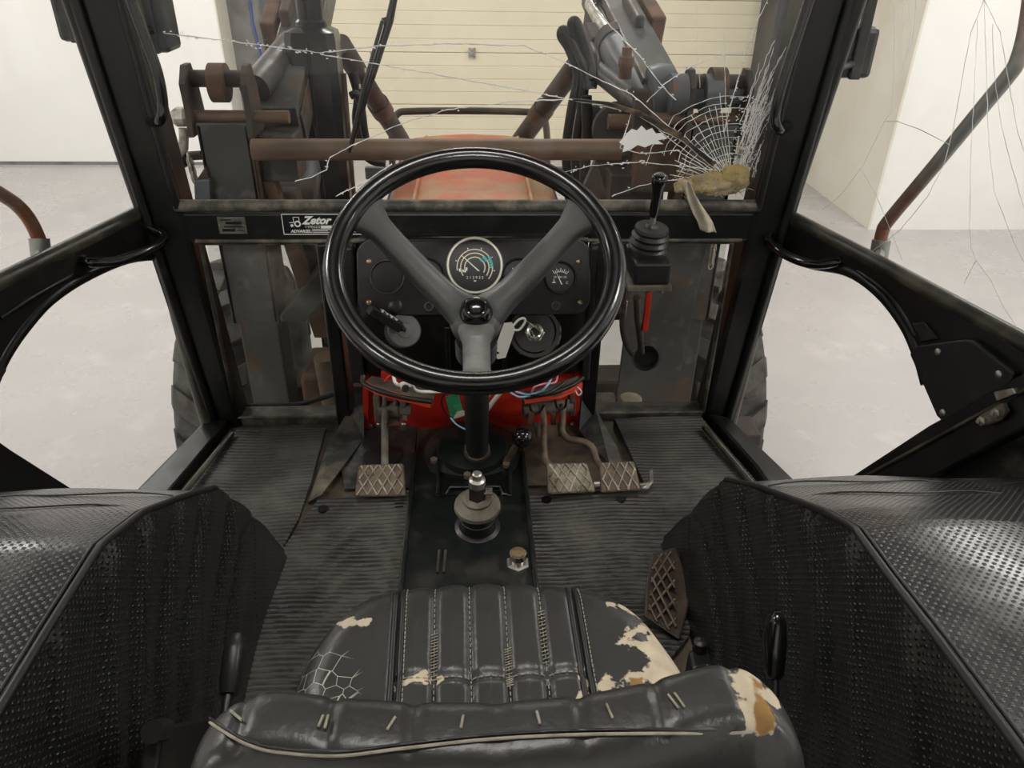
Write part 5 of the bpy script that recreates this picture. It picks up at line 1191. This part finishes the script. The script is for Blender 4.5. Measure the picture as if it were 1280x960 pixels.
# loader towers
def tower(s, label):
    t = thing('loader_tower', label, 'loader frame', (s*.65,2.15,0), 'loader towers')
    x0, x1 = (.578,.712); yb_ = 2.08; X = lambda x: s*x
    part(MB().box((min(X(x0),X(x1)),yb_,1.09), (max(X(x0),X(x1)),yb_+.012,1.665)), 'rear_plate', 'loader_grey', t, bevel=.003)
    part(MB().box((min(X(x1-.012),X(x1)),yb_,1.09), (max(X(x1-.012),X(x1)),yb_+.15,1.66)), 'outer_cheek', 'rust_dark', t, bevel=.002)
    part(MB().box((min(X(x0),X(x0+.012)),yb_,1.09), (max(X(x0),X(x0+.012)),yb_+.15,1.66)), 'inner_cheek', 'rust', t, bevel=.002)
    part(MB().box((min(X(.585),X(.700)),yb_+.01,.35), (max(X(.585),X(.700)),yb_+.13,1.10)), 'lower_post', 'loader_grey', t, bevel=.006)
    part(MB().box((min(X(.25),X(.60)),yb_+.03,.46), (max(X(.25),X(.60)),yb_+.17,.62)), 'frame_arm', 'rust_dark', t, bevel=.006)
    # pin bosses and ears at the head
    e0 = [(yb_-.01,1.63),(yb_+.0,1.70),(yb_-.005,1.76),(yb_+.03,1.80),(yb_+.07,1.80),(yb_+.10,1.74),(yb_+.12,1.63)]
    for xx in (x1+.006, x0-.012): part(MB().prism([V((X(xx),y,z)) for y, z in e0], (s*.016,0,0)), 'head_ear', 'rust_dark', t, bevel=.002)
    part(rod((X(x0-.01),yb_+.05,1.765), (X(x1+.02),yb_+.05,1.765), .021), 'upper_pin', 'rust_dark', t, smooth=50)
    part(rod((X(x0-.10),yb_+.03,1.675), (X(x1+.02),yb_+.03,1.675), .0165), 'lower_pin', 'rust_tube', t, smooth=50)
    xm_ = (x0+x1)/2+.004
    part(MB().lathe([(.020,-.02),(.048,-.02),(.048,.02),(.020,.02)], V((X(xm_),yb_+.05,1.755)), (1,0,0), 24), 'boom_eye', 'rust', t, smooth=40)
    return t
tl = tower(-1, 'rusty grey loader tower beside the black exhaust stack')
part(MB().box((-.57,2.12,1.50), (-.475,2.24,1.625)), 'valve_box', 'loader_grey', tl, bevel=.006)
part(MB().prism([(-.575,2.12,1.50),(-.545,2.12,1.50),(-.43,2.12,1.02),(-.49,2.12,1.02)], (0,.05,0)), 'diagonal_strut', 'rust', tl, bevel=.004)
part(MB().prism([(-.545,2.16,1.46),(-.50,2.16,1.46),(-.40,2.16,.98),(-.47,2.16,.98)], (0,.06,0)), 'diagonal_strut', 'rust_dark', tl, bevel=.004)
part(MB().prism([P(350,402,y=2.05),P(382,402,y=2.05),P(420,360,y=2.05),P(420,320,y=2.05),P(395,342,y=2.05),P(350,395,y=2.05)], (0,.12,0)), 'gusset', 'loader_grey', tl, bevel=.004)
part(MB().box((-.52,2.0,.55), (-.40,2.2,.95)), 'mount_bracket', 'rust', tl, bevel=.01)
part(MB().lathe([(.022,0),(.026,.01),(.026,.03),(.018,.04)], P(236,146,y=2.10), (-1,0,0), 6), 'pin_nut', 'steel', tl)
part(MB().sweep([P(228,160,y=2.08), P(230,172,y=2.08), P(229,184,y=2.08), P(222,193,y=2.08)], [.010,.012,.014,.012], [.006]*4, (1,0,0)), 'lock_handle', 'steel', tl, smooth=50)
part(rod(P(220,196,y=2.12), P(252,194,y=2.12), .012), 'lock_rod', 'rust_dark', tl, smooth=50)
part(MB().lathe([(.001,-.03),(.02,-.024),(.03,0),(.02,.024),(.001,.03)], P(223,198,y=2.12), (1,0,0), 18), 'rod_knob', 'lamp_black', tl, smooth=60)
part(MB().prism([P(242,226,y=2.06),P(262,224,y=2.06),P(264,262,y=2.06),P(244,262,y=2.06)], (0,.04,0)), 'bluish_box', 'loader_blue', tl, bevel=.003)  # pale box with the bluish glass reflection put into its colour
part(MB().prism([P(257,208,y=2.07),P(260,224,y=2.07),P(245,226,y=2.07)], (0,.02,0)), 'corner_gusset', 'rust', tl)
def chain(label, a, b, n, r=.0115):
    c = thing('chain', label, 'chain', b)
    for i in range(n):
        p = a.lerp(b, (i+.5)/n); d = (b-a).normalized(); sd = V((1,0,0)) if i % 2 else V((0,1,0))
        pts = [p+d*(r*1.35*math.sin(q))+sd*(r*.62*math.cos(q)) for q in [2*PI*k/14 for k in range(14)]]
        part(MB().tube(pts, .0026, 6, closed=True), 'link', 'steel', c, smooth=60)
    return c
chain('small steel chain hanging from the lock handle of the loader tower', P(236,196,y=2.07), P(244,226,y=2.07), 6)
tr = tower(1, 'rusty blue grey loader tower behind the joystick')
part(MB().prism([P(795,298,y=2.06),P(886,298,y=2.06),P(838,522,y=2.06),P(768,522,y=2.06)], (0,.014,0)), 'wide_plate', 'loader_grey', tr, bevel=.003)
for px in (846, 888): part(MB().lathe([(.02,-.022),(.052,-.022),(.052,.022),(.02,.022)], P(px,118,y=2.12), (1,0,0), 24), 'spacer_disc', 'loader_blue', tr, smooth=40)
part(rod(P(838,120,y=2.14), P(940,118,y=2.14), .034), 'pivot_tube', 'loader_blue', tr, smooth=50)
part(rod(P(760,152,y=2.2), P(935,152,y=2.2), .020), 'pin_tube', 'rust_tube', tr, smooth=50)
part(MB().box((.46,2.16,1.46), (.58,2.30,1.62)), 'valve_box', 'rust', tr, bevel=.008)
part(MB().box((.40,2.2,1.1), (.56,2.32,1.50)), 'inner_brace', 'rust_dark', tr, bevel=.006)
part(MB().prism([P(700,300,y=2.05),P(760,300,y=2.05),P(760,250,y=2.05),P(745,200,y=2.05)], (0,.03,0)), 'diagonal_strut', 'rust_dark', tr, bevel=.003)
chain('small steel chain hanging beside the loader tower behind the joystick', P(893,302,y=2.04), P(888,333,y=2.04), 6)
# cross tube
tag(rod(P(316,187,y=2.03), P(776,187,y=2.03), .027, 20).build('cross_tube', 'rust_tube', smooth=50), 'long brown rusty cross tube running between the loader towers', 'tube')
# boom arms with cylinders
def beam(mb, a, b, w, h):
    d = (b-a).normalized(); sd = d.cross(V((0,0,1))).normalized(); up = sd.cross(d); return mb.obox((a+b)/2, (b-a).length, w, h, d, sd, up)
def boom(label, a, b, w, h, br, cyl, matn):
    t = thing('loader_boom', label, 'loader boom', a, 'loader booms')
    part(beam(MB(), a, b, w, h), 'beam', matn, t, bevel=.006)
    d = (b-a).normalized(); sd = d.cross(V((0,0,1))).normalized(); up = sd.cross(d)
    for k in (-1, 1): part(MB().obox((a+b)/2+sd*(k*(w/2+.004))+up*.0, (b-a).length*.96, .006, h*.6, d, sd, up), 'side_plate', 'loader_grey', t, bevel=.002)
    for c, sx, sy, sz, mm in br: part(MB().obox(c, sx, sy, sz, d, sd, up), 'bracket', mm, t, bevel=.008)
    (c0, c1, c2, r) = cyl
    cy = part(rod(c0, c1, r, 20), 'cylinder', 'loader_blue', t, smooth=50)
    part(rod(c1, c2, r*.5, 14), 'piston_rod', 'steel', cy, smooth=50); part(MB().lathe([(r*1.1,0),(r*1.1,.05)], c1-(c1-c0).normalized()*.05, (c1-c0), 20), 'gland', 'rust_dark', cy, smooth=40)
    part(MB().lathe([(r*.5,-r),(r*1.15,-r),(r*1.15,r),(r*.5,r)], c0, (1,0,0), 20), 'cylinder_eye', 'rust_dark', cy, smooth=40)
    return t
boom('grey loader boom with rusty bracket behind the black exhaust stack', P(352,165,y=2.25), P(398,-30,y=3.1), .11, .15,
     [(P(345,42,y=2.75), .17, .05, .16, 'rust'), (P(366,32,y=2.72), .18, .03, .19, 'rust_dark')], (P(375,245,y=2.35), P(392,150,y=2.55), P(405,60,y=2.8), .052), 'loader_grey')
part(rod(P(318,112,y=2.25), P(365,55,y=2.6), .042, 18), 'tilt_cylinder', 'loader_grey', bpy.data.objects['loader_boom'], smooth=50)
b2_ = boom('blue grey loader boom with rusty plates behind the coiled hydraulic hoses', P(822,130,y=2.25), P(748,-20,y=3.1), .11, .15,
     [(P(808,45,y=2.7), .20, .05, .20, 'rust'), (P(786,48,y=2.66), .20, .03, .22, 'loader_grey'), (P(745,20,y=2.9), .16, .05, .2, 'rust_dark'), (P(752,60,y=2.7), .12, .10, .12, 'rust_dark')], (P(812,138,y=2.2), P(765,50,y=2.6), P(740,5,y=2.9), .052), 'loader_grey')
part(rod(P(745,88,y=2.4), P(800,132,y=2.2), .028, 16), 'lower_cylinder', 'loader_grey', b2_, smooth=50)
part(MB().lathe([(.018,0),(.018,.03),(.022,.03),(.022,.055),(.014,.06),(.014,.08)], P(781,98,y=2.25), (0,0,1), 8), 'hydraulic_fitting', 'rust', b2_)
part(MB().lathe([(.02,-.03),(.075,-.03),(.08,0),(.075,.03),(.02,.03)], P(825,118,y=2.2), (1,0,.1), 26), 'boom_hub', 'loader_blue', b2_, smooth=40)
part(MB().prism([P(735,135,y=2.3),P(800,135,y=2.3),P(815,250,y=2.3),P(750,250,y=2.3)], (0,.05,0)), 'shoulder_plate', 'rust_dark', b2_, bevel=.006)
part(MB().lathe([(.02,0),(.075,0),(.075,.03),(.02,.03)], P(772,160,y=2.26), (0,-1,0), 24), 'access_cover', 'loader_grey', b2_, smooth=40)
# braces from the boom frame to the nose
for nm, a, b in (('dark round brace running from the exhaust stack down to the hood', P(425,55,y=2.62), P(502,176,y=3.15)), ('dark round brace running from the hydraulic hoses down to the hood', P(735,62,y=2.62), P(645,182,y=3.15))):
    t = thing('nose_brace', nm, 'brace', b, 'nose braces')
    part(rod(a, b, .034, 16), 'tube', 'rust_dark', t, smooth=50); part(MB().lathe([(.040,0),(.040,.07),(.034,.08)], a.lerp(b,.55), (b-a), 16), 'clamp', 'rust', t, smooth=40)
    part(rod(a+V((0,.05,-.05)), a.lerp(b,.75)+V((0,.02,-.05)), .013), 'side_pipe', 'dark_steel', t, smooth=50)
# hydraulic hoses
def hose(label, pts, r, matn='hose', n=8): return tag(MB().tube(spline(pts, n), r, 10).build('hydraulic_hose', matn, smooth=70), label, 'hose', 'hydraulic hoses')
hose('outer looped black hydraulic hose next to the loader boom', [P(712,250,y=2.4), P(708,190,y=2.4), P(714,140,y=2.4), P(722,95,y=2.42), P(712,62,y=2.45), P(702,45,y=2.45), P(705,38,y=2.45), P(716,52,y=2.42), P(730,82,y=2.38), P(736,110,y=2.35)], .015)
hose('inner looped black hydraulic hose next to the loader boom', [P(724,250,y=2.38), P(720,190,y=2.38), P(728,130,y=2.38), P(730,92,y=2.4), P(722,58,y=2.42), P(715,32,y=2.42), P(720,28,y=2.42), P(730,50,y=2.4), P(738,78,y=2.38), P(742,100,y=2.35)], .015)
hose('short black hydraulic hose with metal fitting at the boom', [P(738,58,y=2.5), P(743,68,y=2.42), P(744,85,y=2.38), P(740,110,y=2.36)], .014)
hose('straight black hydraulic hose running down in front of the boom plate', [P(733,120,y=2.3), P(734,160,y=2.3), P(732,200,y=2.32), P(728,255,y=2.35)], .016)
hose('hydraulic hose curling from the exhaust stack to the hood', [P(440,90,y=2.6), P(448,120,y=2.6), P(446,150,y=2.6), P(452,185,y=2.6), P(465,200,y=2.6), P(482,203,y=2.6)], .016)
hose('thin hydraulic hose behind the wiper arm', [P(438,120,y=2.55), P(446,118,y=2.55), P(452,135,y=2.55), P(456,165,y=2.55), P(462,190,y=2.58)], .012)
# corrugated conduit in the lower pane
cpts = spline([P(298,509,y=1.74), P(330,507,y=1.75), P(370,506,y=1.76), P(400,498,y=1.77), P(426,489,y=1.78)], 14)
tag(MB().tube(cpts, [.0085 if i % 2 else .0068 for i in range(len(cpts))], 10).build('conduit', 'hose', smooth=40), 'thin corrugated black conduit sagging across the lower pane', 'conduit')
# front tyres
def tyre(s, label):
    c = V((s*.865,2.62,.53)); t = thing('front_tyre', label, 'tyre', (c.x,c.y,0), 'front tyres'); R = .50; w = .14
    body = part(MB().lathe([(.27,-w*.8),(.30,-w*.95),(.38,-w*1.05),(.45,-w),(.485,-w*.78),(.497,-w*.4),(.50,0),(.497,w*.4),(.485,w*.78),(.45,w),(.38,w*1.05),(.30,w*.95),(.27,w*.8)], c, (1,0,0), 56), 'carcass', 'tyre', t, smooth=50)
    for k in range(19):
        for sd in (-1, 1):
            a = 2*PI*(k+(.5 if sd > 0 else 0))/19; vs = []
            for (u, rr, da) in ((0,.495,.15),(.5,.490,.06),(.85,.475,-.01),(1.05,.43,-.03)):
                for q in (-.038, .038):
                    for h in (-.02, .032):
                        an = a+da+q/.5; r_ = rr+h*(1 if u < 1 else .5); vs.append(c+V((sd*u*w*1.0, r_*math.cos(an), r_*math.sin(an))))
            fs = []
            for i in range(3):
                b0 = i*4; n0 = b0+4
                fs += [(b0,b0+1,n0+1,n0),(b0+2,n0+2,n0+3,b0+3),(b0+1,b0+3,n0+3,n0+1),(b0,n0,n0+2,b0+2)]
            fs += [(0,2,3,1),(12,13,15,14)]
            part(MB().add(vs, fs), 'lug', 'lug', body, bevel=.004)
    part(MB().lathe([(.28,-.06),(.27,-.02),(.15,.0),(.10,.03),(.10,-.03)], c, (s,0,0), 36), 'rim', 'red_paint', t, smooth=40)
    return t
tyre(-1, 'lugged front tyre beside the tower with the lock chain'); tyre(1, 'lugged front tyre behind the pane below the joystick')
# wiper
wp = thing('wiper', 'black windscreen wiper arm leaning across the glass', 'wiper', P(435,190,y=YG+.02))
YW = YG+.03
part(MB().tube([P(500,-40,y=YW), P(487,25,y=YW), P(470,80,y=YW), P(436,190,y=YW)], [.006,.0085,.0075,.005], 8), 'arm', 'gloss_black', wp, smooth=50)
part(MB().tube([P(478,26,y=YW-.008), P(455,108,y=YW-.012), P(437,185,y=YW-.012)], .004, 6), 'blade', 'plastic_black', wp, smooth=50)
part(MB().cyl(P(478,27,y=YW), P(490,24,y=YW), .007, 10), 'joint', 'plastic_black', wp, smooth=50)
for i in range(5):
    p = P(478-i*7,28+i*20,y=YW-.009); part(MB().obox(p, .004, .003, .009), 'blade_clip', 'steel', wp)
# work lamps
def lamp(label, px, py, y, sx, sy, face):
    c = P(px,py,y=y); t = thing('work_lamp', label, 'lamp', c, 'work lamps')
    part(MB().box((c.x-sx/2,y-.04,c.z-sy/2), (c.x+sx/2,y+.05,c.z+sy/2)), 'housing', 'lamp_black', t, bevel=.012)
    part(MB().box((c.x-sx*.42,y+.045,c.z-sy*.42), (c.x+sx*.42,y+.054,c.z+sy*.42)), 'lens', 'lamp_lens', t, bevel=.004)
    part(MB().box((c.x-.012,y-.05,c.z-sy/2), (c.x+.012,y-.036,c.z+sy/2+.06)), 'bracket', 'lamp_black', t, bevel=.002)
    sx_ = 1 if c.x > 0 else -1
    part(MB().tube([(c.x,y-.03,c.z-sy*.2), (sx_*.735,1.73,c.z-sy*.2)], .010, 8), 'mount_arm', 'lamp_black', t, smooth=50)
    return t
lamp('dark square work lamp outside the pillar by the cracked side pane', 1064,64,1.9, .085, .11, 1)
lamp('dark square work lamp outside the pillar with the dangling pale wire', 100,16,1.9, .085, .11, 1)
lamp('rusty topped work lamp hanging behind the grab handle by the white wall', 192,14,2.0, .07, .17, 1)
tag(MB().tube(spline([P(93,30,y=1.88), P(94,42,y=1.86), P(102,58,y=1.84), P(108,70,y=1.82)], 5), .006, 8).build('wire', 'wire_white', smooth=60), 'pale wire dangling from the work lamp outside the pillar', 'wire')
# mirror arms outside the doors
def marm(label, pts, sock, s, off):
    t = thing('mirror_arm', label, 'mirror arm', D(*sock[1],s,off), 'mirror arms')
    part(MB().tube(spline([D(*p,s,off) for p in pts], 6), .0135, 12), 'tube', 'tube_grey', t, smooth=60)
    part(MB().tube([D(*p,s,off) for p in sock], .019, 14), 'socket', 'socket', t, smooth=40)
    q0 = D(*sock[1],s,off); part(MB().tube([q0+V((0,0,.012)), D(sock[1][0],sock[1][1]+5,s,-.004)], .010, 8), 'clamp_arm', 'socket', t, smooth=40)
marm('bent grey mirror arm with rusty paint outside the cracked side pane', [(1100,305),(1103,290),(1112,274),(1170,205),(1230,132),(1258,98),(1272,76),(1284,30),(1292,-40),(1296,-140),(1290,-260)], [(1102,300),(1098,322)], 1, -.10)
marm('short bent rusty mirror arm outside the pane beside the work lamp', [(-90,190),(0,242),(25,260),(40,280),(50,302)], [(49,298),(52,324)], -1, -.10)
# bolt heads on the axle hub seen past the pillar
hb = thing('step_bracket', 'rusty bolt head on the step bracket outside the cab sill', 'bracket', P(928,560,y=1.8))
part(MB().box((.70,1.74,.86), (.80,1.84,.90)), 'plate', 'rust_dark', hb, bevel=.004); part(MB().lathe([(.014,0),(.014,.02)], P(922,494,y=1.86), (1,0,.1), 6), 'bolt', 'rust', hb)
part(MB().lathe([(.02,0),(.02,.03)], P(932,548,y=1.80), (.3,-1,.2), 8), 'hose_end', 'plastic_black', hb)
